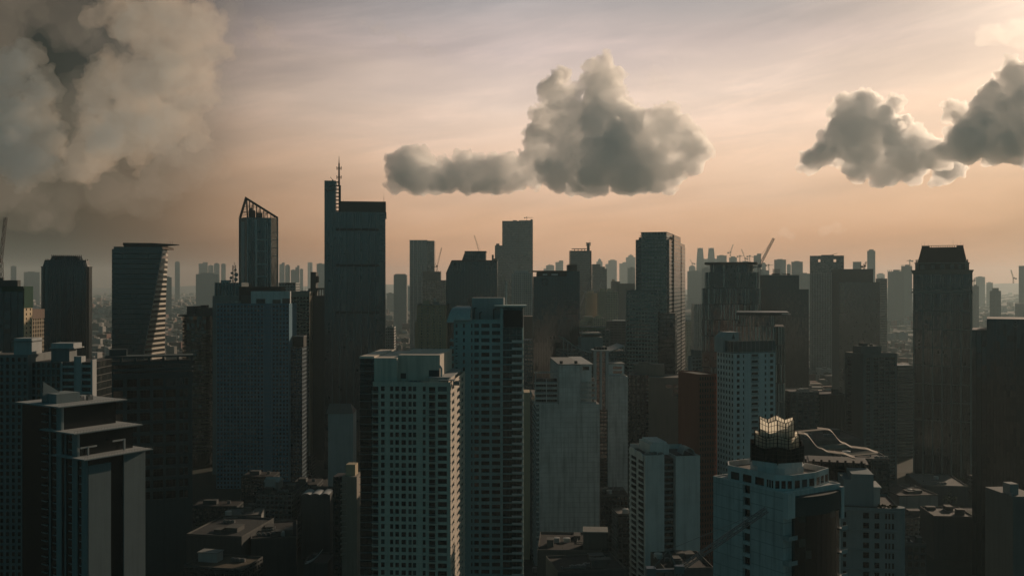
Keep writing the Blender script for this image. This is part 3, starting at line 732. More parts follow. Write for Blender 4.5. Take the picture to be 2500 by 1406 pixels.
# ---- brown block
Y = 800
b = Bld('apartment_block', 'plain brown block with a sunlit flat roof and few windows below the stepped stone tower', 1583, 1681, Y, rot=-6, dep=32, cat='apartment block')
zt = b.Z(921); 
b.facade('F', zt-16, zt-5, 3, cols_px(b, [(1625,1640), (1644,1658), (1662,1676)]), BROWN, GLB, FRD, hf=(.1, .75), style=3, skip=lambda c, r: r == 0 and c < b.U(1630) or r == 1 and c < b.U(1630))
b.main.poly([(0,0,zt-5), (b.w,0,zt-5), (b.w,0,zt), (0,0,zt)], BROWN); b.main.poly([(0,0,0), (b.w,0,0), (b.w,0,zt-16), (0,0,zt-16)], BROWN)
b.rest(0, zt, BROWN, 'LRB', roofm=ROOFL, inset=.4); b.finish('wall')
c = MB(); c.box(b.U(1536), -.003, 1, 30, 0, zt+1.6, curtain('brown_flats', 3.6, 3.2, (.01, .013, .014), (.085, .065, .055), (.085, .065, .055), lw=.5, bw=.4, roof=(.08, .07, .06))); b.part('left_wing', c)
c = MB(); c.box(b.U(1548), b.U(1625), 16, 30, zt+.003, zt+9, BROWN); c.box(b.U(1560), b.U(1585), 17, 25, zt+9, zt+11, BROWN); b.part('roof_storey', c)

# ---- H-shaped white block
Y = 482
b = Bld('apartment_block', 'low white block with two blank panels split by a dark recess and arched side balconies', 1575, 1710, Y, rot=9, side=1537, cat='apartment block')
zt = b.Z(1117); dpt = b.d
p = MB(); p.box(0, b.U(1622), 0, dpt, 0, zt, WHITE); p.box(b.U(1651), b.w, .6, dpt, 0, zt-.8, WHITE); b.part('wall', p)
p = MB(); p.box(b.U(1622)+.003, b.U(1651)-.003, 4.5, dpt-3, 0, zt-1.5, curtain('recess_flats', 2.8, 3.0, (.01, .013, .014), (.06, .06, .06), (.05, .055, .055), lw=.2, bw=.4)); rc = b.part('recessed_bay', p)
bal = MB(); bal.box(b.U(1624), b.U(1649), 3.4, 4.49, 0, .9, GREYW); b.copies('balcony', bal.mesh('balcony'), [(0, 0, zt-5-3.0*i) for i in range(30)], rc)
p = MB()
for (ua, ub, z) in ((0, b.U(1622), zt), (b.U(1651), b.w, zt-.8)):
    p.box(ua, ub, 0 if ua == 0 else .6, .9, z+.003, z+1, WHITE); p.box(ua, ua+.3, .9, dpt, z+.003, z+1, WHITE); p.box(ub-.3, ub, .9, dpt, z+.003, z+1, WHITE); p.box(ua+.3, ub-.3, dpt-.3, dpt, z+.003, z+2.4, WHITE)
    p.box(ua+.4, ub-.4, 1, dpt-.4, z+.004, z+.05, ROOFM)
b.part('parapet', p)
p = MB(); p.box(b.U(1597), b.U(1644), 7, dpt-2, zt+.003, b.Z(1086, v=7), WHITE); p.box(b.U(1603), b.U(1640), 8, dpt-3, b.Z(1086, v=7)+.003, b.Z(1081, v=7), WHITE); p.box(b.U(1623), b.U(1635), 6.95, 6.998, zt-4.5, zt-2, DARKW); b.part('stair_tower', p)
p = MB(); n = 10
p.loft([[(b.U(1690)+3.2*math.cos(math.pi*i/n), 5, zt+3.4*math.sin(math.pi*i/n)), (b.U(1690)+3.2*math.cos(math.pi*i/n), 14, zt+3.4*math.sin(math.pi*i/n)), (b.U(1690)+2.9*math.cos(math.pi*i/n), 14, zt+3.1*math.sin(math.pi*i/n)), (b.U(1690)+2.9*math.cos(math.pi*i/n), 5, zt+3.1*math.sin(math.pi*i/n))] for i in range(n+1)], PALE); b.part('vault_roof', p)
# arched gable fronts and balconies on the side
p = MB()
for k, v0 in enumerate((1.2, dpt*.5)):
    L = dpt*.42; pts = [(v0, zt-2)]+[(v0+L*(.5-.5*math.cos(math.pi*i/8)), zt+.2+1.6*math.sin(math.pi*i/8)) for i in range(9)]+[(v0+L, zt-2)]
    p.loft([[(-.9, v, z) for v, z in pts], [(-.5, v, z) for v, z in pts]], WHITE)
b.part('arched_gable', p)
bal = MB(); L = dpt*.40
arc = [(-.004, 0)]+[(-1.0-.5*math.sin(math.pi*i/6), L*i/6) for i in range(7)]+[(-.004, L)]
bal.prism(arc, 0, .2, WHITE); arc2 = arc[1:-1]
bal.loft([[(x, y, .2), (x+.1, y, .2), (x+.1, y, 1.05), (x, y, 1.05)] for x, y in arc2], WHITE)
bal.box(-.03, -.005, L*.1, L*.9, .2, 2.5, GLB)
b.copies('balcony', bal.mesh('balcony'), [(0, v, zt-4.4-3.0*i) for i in range(32) for v in (1.4, dpt*.51)])
b.aircons([(b.U(1585)+2.4*i, 4+1.7*(i % 3)) for i in range(4)], zt+.05, GALV)

# ---- white slab with rust-red wing
Y = 505
b = Bld('apartment_tower', 'white tower with glass-screened roof terrace and a plain gable-topped stair box', 1791, 1893, Y, rot=20, side=1750, cat='apartment tower')
zt = b.Z(863); sh = 3.13; rows = 42; zb = zt-sh*rows
b.facade('F', zb, zt, rows, cols_px(b, [(1799,1806), (1814,1817), (1835,1851), (1867,1871), (1880,1888)]), WHITE, GL, FRD, hf=(.25, .8), style=2)
b.facade('L', zb, zt, rows, even(b.d, 6, .5), WHITE, GLB, FRD, hf=(.25, .8)); b.main.box(0, b.w, 0, b.d, 0, zb-.003, WHITE)
b.rest(zb, zt, WHITE, 'RB', roofm=ROOFM); b.finish('wall', 100)
p = MB(); sg = curtain('roof_screen_glass', 2.6, 6, (.03, .045, .045), (.32, .33, .32), None, lw=.08, hw=.05, blinds=0)
zz = b.Z(834); p.box(0, b.w, 0, .25, zt+.003, zz, sg); p.box(0, .25, .25, b.d, zt+.003, zz, sg); p.box(b.w-.25, b.w, .25, b.d, zt+.003, zz-1, sg); p.box(-.2, b.w+.2, -.2, .4, zz, zz+.3, GREYW); p.box(-.2, .3, .4, b.d, zz, zz+.3, GREYW); b.part('glass_screen', p)
p = MB(); ua, ub = b.U(1786), b.U(1826); zp = b.Z(823, v=8); zq = b.Z(811, v=8)
p.box(ua, ub, 8, 16, zt+.003, zp, PALE); p.loft([[(ua, 8, zp+.003), (ub, 8, zp+.003), (ub, 8, zq), (ua+3, 8, zq)], [(ua, 16, zp+.003), (ub, 16, zp+.003), (ub, 16, zq), (ua+3, 16, zq)]], PALE)
p.poly(((ua+5.2, 7.95, zp-1), (ua+7.2, 7.95, zp-1), (ua+6.2, 7.95, zp+2)), DARKW); b.part('stair_tower', p)
bal = MB(); bal.box(b.U(1834), b.U(1852), -.5, -.004, 0, .9, PALE); b.copies('balcony', bal.mesh('balcony'), [(0, 0, zt-2.7-sh*i) for i in range(0, 36)])
b = Bld('apartment_tower', 'rust red slab with a fine window grid against the white screened-roof tower', 1707, 1750, Y+12, rot=20, dep=22, cat='apartment tower')
zt = b.Z(914); rows = 34; zb = zt-.8-3.1*rows
b.facade('F', zb, zt-.8, rows, even(b.w, 7, .52), RUST, GLB, FRD, hf=(.25, .8)); b.main.poly([(0,0,zt-.8), (b.w,0,zt-.8), (b.w,0,zt), (0,0,zt)], RUST)
b.main.box(0, b.w, 0, b.d, 0, zb-.003, RUST); b.rest(zb, zt, RUST, 'LRB', roofm=ROOFM, inset=.5); b.finish('wall', 100)
p = MB()
for i in range(16): u = b.w*i/15; p.bar((u, .3, zt), (u, .3, zt+1.1), .05, STEEL)
p.bar((0, .3, zt+1.1), (b.w, .3, zt+1.1), .06, STEEL); p.bar((0, .3, zt+1.1), (0, b.d, zt+1.1), .06, STEEL); b.part('railing', p)

WHITEJ2 = wall('white_tower_wall', (.58, .60, .59), .8, joint=3.25)
# ---- crown building: near corner towards us, blank white left side, dark bowed front
Y = 257
b = Bld('apartment_tower', 'white tower crowned by a three-tier glowing glass lantern, nearest of the right-hand towers', 1912, 2052, Y, rot=32, dep=26, cat='apartment tower')
z2, z3 = 124.9, 128.4; w, d = b.w, b.d
b.main.box(0, w, 0, 11.8, 0, z2, WHITEJ2); b.main.box(.002, w, 14.5, d, 0, z2, WHITEJ2); b.main.box(.9, w-.5, 11.803, 14.497, 0, z2-.6, DARKW)
b.finish('wall')
sl = MB(); sl.box(.15, .89, 11.81, 14.49, 0, 1.0, WHITE); b.copies('balcony', sl.mesh('balcony'), [(0, 0, z2-3.4-3.25*i) for i in range(36)])
wn = MB(); wn.box(.80, .897, 12.1, 14.2, 0, 1.9, GLB); b.copies('window', wn.mesh('window'), [(0, 0, z2-2.2-3.25*i) for i in range(36)])
n = 14; u0, u1 = 3.2, w-1.6
bow = [(u0+(u1-u0)*i/n, -.02-2.6*math.sin(math.pi*(.12+.76*i/n))) for i in range(n+1)]
gb = MB(); gb.prism([(u0, -.003)]+bow+[(u1, -.003)], 0, z2-6.2, curtain('bay_dark_glass', 1.9, 3.25, (.006, .010, .011), (.02, .024, .025), (.008, .012, .013), lw=.06, bw=.3, blinds=.05))
gb.prism([(u0-.4, -.004)]+[(x, y-.4) for x, y in bow]+[(u1+.4, -.004)], z2-6.197, z2-1.2, wall('bronze_fascia', (.06, .068, .065), .3)); bay = b.part('glazed_bay', gb)
pr = MB(); pr.box(-.02, u0-.45, -1.6, -.003, z2-6.4, z2+.1, WHITE); b.part('corner_pier', pr); pr = MB(); pr.box(u1+.45, w+.1, -1.2, -.003, z2-9, z2-.4, WHITE); b.part('end_pier', pr)
sl = MB(); sl.box(-.3, 3.0, -2.2, -.003, 0, .4, PALE); sl.box(-.3, 3.0, -2.2, -2.1, .4, 1.15, PALE); sl.box(-.3, -.2, -2.1, -.003, .4, 1.15, PALE)
b.copies('balcony', sl.mesh('balcony'), [(0, 0, z2-12-3.25*2*i) for i in range(17)], bay)
sl = MB(); sl.box(w-1.5, w+.9, -1.7, -.003, 0, .4, PALE); sl.box(w-1.5, w+.9, -1.7, -1.6, .4, 1.15, PALE)
b.copies('end_balcony', sl.mesh('end_balcony'), [(0, 0, z2-12-3.25*2*i) for i in range(17)], bay)
rp = MB(); b.parapet(rp, z2+.003, .35, WHITE, .3); b.part('parapet', rp)
LZ = lambda y: b.Z(y, u=11, v=13)
st = MB(); cx_, cy_ = 11.0, 13.5
oct_ = [(1.2, 7), (1.0, 4.2), (5.0, 1.2), (w*.6, .9), (w-1.0, 3.2), (w-.6, 9), (w-.6, d-6), (w-5, d-.8), (5, d-.6), (.9, d-5)]
st.prism(oct_, z2-1, z3-.9, WHITE); b.part('setback_storey', st)
def ring_wall(mb, poly, z0, z1, th, m):
    c = Vector((sum(p[0] for p in poly)/len(poly), sum(p[1] for p in poly)/len(poly)))
    inn = [tuple(c+(Vector(p)-c)*(1-th/max(.1, (Vector(p)-c).length))) for p in poly]
    n = len(poly)
    for i in range(n):
        a, bq, ci, di = poly[i], poly[(i+1) % n], inn[(i+1) % n], inn[i]
        mb.hexa([(q[0], q[1], z0) for q in (a, bq, ci, di)]+[(q[0], q[1], z1) for q in (a, bq, ci, di)], m)
pp = MB(); ring_wall(pp, oct_, z3-.897, z3+.6, .35, WHITE); pp.prism([(x*.96+cx_*.04, y*.96+cy_*.04) for x, y in oct_], z3-.896, z3-.85, ROOFL); b.part('parapet', pp)
wm = MB()
for i in (0, 1, 2, 3, 4, 9):
    a, c_ = Vector(oct_[i]), Vector(oct_[i+1]) if i+1 < len(oct_) else Vector(oct_[0]); dd = (c_-a); L = dd.length; dd.normalize(); nn = Vector((dd.y, -dd.x))
    for f0, f1 in ((.08, .3), (.4, .62), (.72, .94)):
        p0, p1 = a+dd*L*f0+nn*.03, a+dd*L*f1+nn*.03
        wm.hexa([(q.x, q.y, z2+.5) for q in (p0, p1, p1-nn*.02, p0-nn*.02)]+[(q.x, q.y, z3-.95) for q in (p0, p1, p1-nn*.02, p0-nn*.02)], GLB)
b.part('window', wm)
# drum and lantern
zd0, zd1 = z3-.84, LZ(1093)
dr = MB(); star = lambda r, amp, k=12, ph=0: [(cx_+(r+(amp if i % 2 else -amp))*math.cos(math.pi*2*(i+ph)/(2*k)), cy_-1+(r+(amp if i % 2 else -amp))*math.sin(math.pi*2*(i+ph)/(2*k))) for i in range(2*k)]
kpx = 7.5
dr.prism(star(kpx*.98, .0, 6), zd0, zd0+2.2, WHITE); dr.prism(star(kpx*1.0, .12, 6, .5), zd0+2.2, LZ(1118), WHITE)
b.part('drum', dr)
m, t, bs = nodes_of('lantern_glass')
tl = t.new('ShaderNodeBsdfTranslucent'); t.put(tl.inputs[0], (.95, .90, .76)); df = t.new('ShaderNodeBsdfDiffuse'); t.put(df.inputs[0], (.62, .60, .52))
mx = t.new('ShaderNodeMixShader'); mx.inputs[0].default_value = .25; t.l.new(tl.outputs[0], mx.inputs[1]); t.l.new(df.outputs[0], mx.inputs[2])
gs = t.new('ShaderNodeBsdfGlossy'); gs.inputs['Roughness'].default_value = .15; mx2 = t.new('ShaderNodeMixShader'); mx2.inputs[0].default_value = .12
t.l.new(mx.outputs[0], mx2.inputs[1]); t.l.new(gs.outputs[0], mx2.inputs[2]); t.l.new(mx2.outputs[0], t.n['Material Output'].inputs[0]); LANT = m
BRONZE = flat('bronze_frame', (.05, .045, .035), .5, .3)
DARKGL = flat('smoked_glass', (.018, .02, .018), .2)
lant = None
for (r, za, zb_, gm, k) in ((kpx*1.0, LZ(1118), LZ(1086), DARKGL, 6), (kpx*.84, LZ(1092), LZ(1062), LANT, 6), (kpx*.66, LZ(1076), LZ(1026), LANT, 6)):
    pts = star(r, r*.07, k, .5); g_ = MB(); f_ = MB(); n = len(pts)
    tops = [zb_+(.9 if i % 2 else -.15) for i in range(n)]
    for i in range(n):
        j = (i+1) % n; a, c_ = pts[i], pts[j]
        mid = za+(zb_-za)*.5
        g_.poly(((*a, za), (*c_, za), (*c_, tops[j]), (*a, tops[i])), gm)
        f_.bar((*a, za-.4), (*a, tops[i]), .15, BRONZE)
        for s_ in (1/3, 2/3):
            q = (a[0]+(c_[0]-a[0])*s_, a[1]+(c_[1]-a[1])*s_); f_.bar((*q, za), (*q, tops[i]+(tops[j]-tops[i])*s_), .08, BRONZE)
        for s_ in (.02, .28, .55, .8, .99):
            f_.bar((*a, za+(tops[i]-za)*s_), (*c_, za+(tops[j]-za)*s_), .085, BRONZE)
    o = b.part('lantern_tier', g_); b.part('frame', f_, o)
b.antenna(cx_-4.6, cy_, LZ(1040), 5.2, STEEL, .05)
ir = MB(); ir.prism(star(kpx*.52, 0, 6), zd1-4, LZ(1050), PALE); b.part('inner_drum', ir)

# ---- wavy-roofed block behind it
Y = 335
WV = flat('copper_roof_ribbon', (.27, .215, .17), .8, .0)
b = Bld('apartment_block', 'block under a wavy ribbon roof with two open loops, right of the glowing lantern', 1962, 2132, Y, rot=-14, dep=18, cat='apartment block')
zr = 120.5
b.main.box(0, b.w, 3, b.d, 0, zr-8, PALE); b.main.box(1, b.w-1, 4, b.d-1, zr-7.9, zr-2.2, DARKG if 'DARKG' in globals() else DKG); b.finish('wall')
p = MB()
for i in range(9): u = .8+(b.w-1.6)*i/8; p.box(u-.35, u+.35, 3.1, 3.7, zr-8, zr-1, BRONZE)
p.box(0, b.w, 3, 3.4, zr-4.6, zr-4.1, BRONZE); b.part('column', p)
rb = MB(); n = 28
ux = lambda x: b.U(x)
ZT = [(0, 129.0), (.18, 128.7), (.43, 124.2), (.58, 122.9), (.78, 122.6), (1.001, 121.4)]
def zwave(f):
    f = min(1, max(0, f))
    for (a, za), (c_, zc_) in zip(ZT, ZT[1:]):
        if a <= f <= c_: k = (f-a)/(c_-a); k = k*k*(3-2*k); return za+(zc_-za)*k
ua, ub = ux(1936), ux(2086)
for v0, v1 in ((-4.2, .6), (7.6, 12.2)):
    off = 0 if v0 < 0 else 8.5
    rb.loft([[(ua+off+(ub-ua)*i/n, v0, zwave(i/n)), (ua+off+(ub-ua)*i/n, v1, zwave(i/n)), (ua+off+(ub-ua)*i/n, v1, zwave(i/n)+.3), (ua+off+(ub-ua)*i/n, v0, zwave(i/n)+.3)] for i in range(n+1)], WV)
for f0, f1 in ((0, .12), (.41, .54), (.87, 1.0)):
    rb.loft([[(ua+(ub-ua)*(f0+(f1-f0)*i/6)+sh_, vv, zwave(f0+(f1-f0)*i/6)+zz_) for vv, zz_, sh_ in ((.603, .02, 0), (7.597, .02, 8.5), (7.597, .28, 8.5), (.603, .28, 0))] for i in range(7)], WV)
b.part('ribbon_roof', rb)
dk_ = MB(); dk_.box(2, b.w-2, 4.4, b.d-2, zr-2.197, zr-1.9, DARKW); b.part('roof_deck', dk_)
b = Bld('apartment_block', 'rounded-corner flats with cornices and a planted roof terrace below the wavy roof', 2050, 2200, 316, rot=-10, dep=22, cat='apartment block')
zt = b.Z(1236); rows = 26; zb = zt-1-3.15*rows; tw = wall('grey_blue_render', (.20, .25, .26), .3)
b.facade('F', zb, zt-1, rows, cols_px(b, [(2058,2066), (2107,2122), (2135,2147), (2161,2166), (2169,2174), (2178,2183), (2190,2197)]), tw, GLB, FRD, hf=(.2, .78), depth=.25)
b.main.box(0, b.w, 0, b.d, 0, zb-.003, tw); b.main.poly([(0,0,zt-1), (b.w,0,zt-1), (b.w,0,zt), (0,0,zt)], tw); b.rest(zb, zt, tw, 'LRB', roofm=ROOFM, inset=.7); b.finish('wall', 100)
cy_b = MB(); r_ = 2.2
cy_b.cyl(b.w-.4, 1.6, 0, zt+.2, 1.9, tw, 16); b.part('rounded_corner', cy_b)
lg = MB(); lg.box(-.3, b.w+.3, -.4, -.004, 0, .4, tw); b.copies('cornice', lg.mesh('cornice'), [(0, 0, zt-1.2-6.3*i) for i in range(11)])
p = MB(); zq = b.Z(1155, v=5); p.box(b.U(2086), b.U(2140), 5, 16, zt-.69, zq, tw); p.box(b.U(2140)+.003, b.U(2157), 5.5, 15, zt-.69, b.Z(1197), PALE); p.box(b.U(2138), b.U(2160), 5, 15.5, b.Z(1197)+.003, b.Z(1193), PALE); p.box(b.U(2066), b.U(2086)-.003, 5, 18, zt-.69, zq-2, tw); b.part('stair_tower', p)
p = MB(); rr = random.Random(4)
for i in range(60):
    u, v = rr.uniform(b.U(2150), b.w-1), rr.uniform(.8, 4); s_ = rr.uniform(.3, .7); p.poly([(u-s_, v, zt-.5+rr.random()), (u, v-s_, zt+.2+rr.random()*.6), (u+s_, v, zt-.5+rr.random()), (u, v+s_, zt+.1)], flat('leaf_green', (.05, .08, .035), .8))
b.part('planting', p)
# ================================================================ middle distance, left to centre
# ---- tower under construction at the left edge
Y = 700
b = Bld('unfinished_tower', 'unfinished dark tower with green netting over its sunlit right face, at the frame edge', -60, 57, Y, rot=0, side=78, cat='tower')
zt = b.Z(704)
b.main.box(0, b.w, 0, b.d, 0, zt, curtain('bare_floors', 5, 3.2, (.008, .011, .011), (.03, .03, .03), (.035, .036, .036), lw=.1, bw=.22, blinds=0)); b.finish('wall')
p = MB(); b.fbox(p, 'R', .2, b.d-.2, .003, .4, 0, b.Z(742, u=b.w, v=10), wall('ochre_render', (.62, .50, .34), .3)); rf = b.part('side_wall', p)
wn = MB(); wn.box(.401, .45, -.7, .7, -.8, .8, GLB)
b.copies('window', wn.mesh('window'), [(b.w, v, b.Z(756)-3.3*i) for i in range(36) for v in (b.d*.28, b.d*.75)], rf)
nt = MB(); GN = wall('green_netting', (.015, .065, .042), .5, rough=.95)
b.fbox(nt, 'R', -.3, b.d+.3, .5, .75, b.Z(752, u=b.w), b.Z(699), GN); b.fbox(nt, 'F', b.w*.55, b.w+.3, .2, .45, b.Z(712), b.Z(699), GN); b.part('safety_net', nt)
p = MB(); p.box(3, b.w*.82, 4, b.d-4, zt+.003, b.Z(684), DARKW); p.box(4, b.w*.5, 5, b.d-6, b.Z(684), b.Z(678), STEEL); b.part('core_wall', p)
crane('steep lattice crane boom on the netted unfinished tower', px(3, 690, Y+8), px(2, 640, Y+8), px(14, 531, Y+16), STEEL, w=2.2)

b, zt = tower('apartment_block', 'narrow beige block with vertical ribs just right of the netted tower', 40, 79, 757, 770, curtain('ribbed_beige', 2.2, 3.2, (.02, .02, .018), (.42, .34, .23), (.2, .17, .12), lw=.35, bw=.3), rot=-8, side=108, cat='apartment block', part='wall')
p = MB(); p.box(-.2, b.w+.2, -.2, b.d+.2, b.Z(778), zt+.6, BROWN); b.part('fascia', p)

# ---- twin-crown dark tower
Y = 1000; s = Y/F
b = Bld('office_tower', 'dark office tower with stepped fin-toothed crown', 100, 225, Y, rot=24, dep=46, cat='tower')
MT = curtain('ribbed_dark_glass', 1.75, 3.6, (.008, .015, .018), (.032, .045, .05), (.012, .018, .02), lw=.22, bw=.3, blinds=.02)
w, d = b.w, b.d
def cham(i, c, bow=1.6): # chamfered plan with gently bowed front, inset i
    return [(i, d-i), (i, i+c), (i+c*.5, i+c*.35), (i+c, i), (w*.5, i-bow), (w-i-c, i), (w-i-c*.5, i+c*.35), (w-i, i+c), (w-i, d-i)]
z1 = b.Z(650); b.main.prism(cham(0, 6), 0, z1, MT); b.finish('curtain_wall')
lo = MB(); ra, rb_ = cham(1.4, 6), cham(3.2, 6)
lo.loft([[(x, y, z1+.003) for x, y in ra], [(x, y, b.Z(634)) for x, y in rb_]], MT); lc = b.part('lower_crown', lo)
up = MB(); ra, rb_ = cham(7, 6), cham(10, 6)
up.loft([[(x, y, b.Z(640)) for x, y in ra], [(x, y, b.Z(623.5)) for x, y in rb_]], MT); uc = b.part('upper_crown', up)
f = MB()
for i in range(16):
    u = 10+(w-20)*i/15; f.hexa(((u-.35, 6, b.Z(640)), (u+.35, 6, b.Z(640)), (u+.35, 9, b.Z(640)), (u-.35, 9, b.Z(640)), (u-.55, 9.2, b.Z(621)), (u+.1, 9.2, b.Z(620.5)), (u+.1, 10.6, b.Z(620.5)), (u-.55, 10.6, b.Z(621))), STEEL)
b.part('crown_fin', f, uc)
f = MB()
for u in (4.5, 6.3, w-6.3, w-4.5): f.box(u-.3, u+.3, 4, 6, b.Z(636), b.Z(631.5), STEEL)
b.part('crown_fin', f, lc)
p = MB(); p.box(-.6, w+.6, 7.5, d, z1-.6, z1-.1, STEEL); b.part('ledge', p)
f = MB()
for u in (w*.37, w*.63): f.box(u-.5, u+.5, -1.8, .8, 0, z1-8, flat('pale_mullion', (.075, .10, .105), .5))
b.part('mullion', f)

# ---- leaning glass tower
Y = 950
b = Bld('office_tower', 'striped glass tower with outward-leaning sunlit right edge and a wing-like roof slab', 273, 397, Y, dep=38, cat='tower')
zt, zb = b.Z(608), b.Z(856)
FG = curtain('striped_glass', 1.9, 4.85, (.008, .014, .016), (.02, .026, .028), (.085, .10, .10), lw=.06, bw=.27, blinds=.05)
SG = curtain('striped_painted_sun', 1.9, 4.85, (.02, .02, .02), (.30, .27, .22), (.62, .58, .50), lw=.02, bw=.42, blinds=.05)  # sunlight put into paler, warmer stripes than the front
RX = lambda y: b.X0 and (( y-CX)/F)
Yb = Y+b.d; X_ = lambda x, YY: (x-CX)/F*YY-b.X0
uFt, uFb = b.w, b.U(352); uBt, uBb = X_(411, Yb), X_(402.5, Yb)
ring = lambda uf, ub, z: [(0, 0, z), (uf, 0, z), (ub, b.d, z), (X_(273, Yb)+6, b.d, z)]
zl = [0, zb]+[zb+(zt-zb)*i/10 for i in range(1, 11)]
rings = [ring(uFb, uBb, 0), ring(uFb, uBb, zb)]+[ring(uFb+(uFt-uFb)*i/10, uBb+(uBt-uBb)*(i/10)**1.6, zb+(zt-zb)*i/10) for i in range(1, 11)]
mb = b.main
for j in range(len(rings)-1):
    for i in range(4):
        a, c_ = rings[j], rings[j+1]; k = (i+1) % 4
        mb.poly((a[i], a[k], c_[k], c_[i]), SG if i == 1 else FG)
mb.poly(rings[-1], ROOFM); b.finish('curtain_wall')
e = MB(); e.bar((uFb, -.3, zb-40), (uFb, -.3, zb), .5, GALV); e.bar((uFb, -.3, zb), (uFt, -.3, zt), .55, GALV); b.part('edge_beam', e)
p = MB(); p.box(1, uFt-1, 2, b.d-4, zt+.003, zt+2.4, DKG); p.box(b.U(297), uFt-4, 5, 28, zt+2.4, b.Z(599), flat('dark_plant_screen', (.02, .03, .032), .6)); b.part('plant_screen', p)
p = MB(); zA, zB = b.Z(599), b.Z(592.5); ua, ub = b.U(298), b.U(421)
p.loft([[(ua, 2, zA), (ua, 30, zA), (ua, 30, zB), (ua, 2, zB)], [(b.U(370), 2, zA), (b.U(370), 30, zA), (b.U(370), 30, zB-.3), (b.U(370), 2, zB-.3)], [(ub, 12, zB-1.9), (ub, 20, zB-1.9), (ub, 20, zB-1.2), (ub, 12, zB-1.2)]], STEEL); b.part('roof_slab', p)
b.antenna(b.U(409), 14, zB-.9, 4, STEEL, .1); b.antenna(b.U(402), 16, zB-.7, 3, STEEL, .1)

# ---- round block, gold reflection put into the glass as a warm tint
Y = 955
b = Bld('office_block', 'round-fronted dark block with pale floor bands and cluttered roof', 435, 527, Y, dep=40, cat='office block')
zt = b.Z(772); w = b.w; n = 14
poly = [(w/2-w/2*math.cos(math.pi*i/n), 14-14*math.sin(math.pi*i/n)) for i in range(n+1)]+[(w, 40), (0, 40)]
b.main.prism(poly, 0, zt, curtain('round_glass', 2.0, 3.6, (.02, .017, .01), (.02, .02, .018), None, lw=.08, blinds=.1, rough=.08, wob=.12)); b.finish('curtain_wall')
bd = MB()
pb = [(w/2+(x-w/2)*1.012, y-.25) for x, y in poly[:-2]]
bd.loft([[(x, y, 0), (x+(w/2-x)*.02, y+.4, 0), (x+(w/2-x)*.02, y+.4, .8), (x, y, .8)] for x, y in pb], flat('bronze_band', (.13, .12, .08), .6))
b.copies('floor_band', bd.mesh('floor_band'), [(0, 0, zt-14-3.6*i) for i in range(34)])
p = MB(); p.box(b.U(446), b.U(466), 12, 30, zt+.003, b.Z(748, v=12), DARKW); p.box(b.U(470), b.U(520), 10, 30, zt+.003, b.Z(752, v=12), DARKW); p.box(b.U(480), b.U(494), 12, 20, b.Z(752, v=12), b.Z(745, v=12), STEEL); b.part('plant_room', p)
roof_clutter(b, zt, 6, 8, 1.2, DARKW, v0=10)

# ---- blue grid slab
Y = 860
BLU = wall('blue_panel', (.10, .22, .29), .25)
b = Bld('office_block', 'blue gridded office slab with a blank white roof wall at right', 528, 706, Y, dep=30, cat='office block')
zt = b.Z(741); rows = 47; sh = 3.58; zb = zt-1.2-sh*rows
cl = [(b.U(528)+2.95*i+.75, b.U(528)+2.95*i+2.4) for i in range(14)]
cl = [c for c in cl if c[1] < b.U(644)]+[c for c in [(b.U(664)+2.95*i+.75, b.U(664)+2.95*i+2.4) for i in range(6)] if c[1] < b.w-.3]
b.facade('F', zb, zt-1.2, rows, cl, BLU, glass('blue_office_glass', (.010, .03, .04), .12, .2, (.06, .11, .14)), FRD, hf=(.3, .86), depth=.35, style=2)
b.main.poly([(0,0,zt-1.2), (b.w,0,zt-1.2), (b.w,0,zt), (0,0,zt)], BLU); b.main.box(0, b.w, 0, b.d, 0, zb-.003, BLU); b.rest(zb, zt, BLU, 'LRB', roofm=ROOFM, inset=.8); b.finish('wall', 100)
fm_ = MB(); pier = flat('pale_blue_pier', (.17, .27, .32), .6); 
f1 = MB(); f1.box(-.22, .22, -.5, -.004, 8, zt, pier); b.copies('pier', f1.mesh('pier'), [(b.U(528)+5.9*i+.3, 0, 0) for i in range(7)]+[(b.U(644), 0, 0), (b.U(663), 0, 0), (b.U(681), 0, 0), (b.U(704), 0, 0)])
rc = MB(); rc.box(b.U(646), b.U(661), -.25, -.004, 0, .5, flat('recess_bar', (.14, .20, .23), .6)); b.copies('recess_bar', rc.mesh('recess_bar'), [(0, 0, zt-6-sh*i) for i in range(44)])
p = MB(); p.box(b.U(609), b.U(705), 5, 9, zt-.79, b.Z(711, v=5), WHITE); p.box(b.U(622), b.U(644), 4.9, 4.997, zt-.79, zt+4, DARKW); p.box(b.U(662), b.U(682), 4.9, 4.997, zt-.79, zt+3.4, DARKW); p.box(b.U(686), b.U(705), 4.9, 4.997, zt, zt+4.4, DARKW); b.part('roof_wall', p)
p = MB(); p.box(b.U(574), b.U(678), 12, 28, zt+2, b.Z(700, v=12), flat('black_plant_screen', (.015, .02, .021), .7)); p.box(b.U(580), b.U(608), 11, 13, zt-.79, zt+7, DARKW); b.part('plant_screen', p)
roof_clutter(b, zt-.79, 5, 12, 0, GREYW, u0=2, u1=b.U(600), v0=2, v1=10, hmax=3)
b, zt = tower('office_block', 'lower blue wing with a dark roof box against the right of the blue slab', 707, 738, 848, Y+6, curtain('blue_wing', 2.9, 3.58, (.010, .018, .022), (.07, .11, .14), (.06, .10, .13), lw=.3, bw=.35), dep=24, cat='office block')
p = MB(); p.box(b.U(714), b.U(738), 5, 18, zt+.003, b.Z(822, v=5), flat('black_plant_screen', (.015, .02, .021))); p.box(b.U(713), b.U(739), 4.5, 18.5, b.Z(822, v=5), b.Z(820, v=5), GALV); b.part('plant_screen', p)

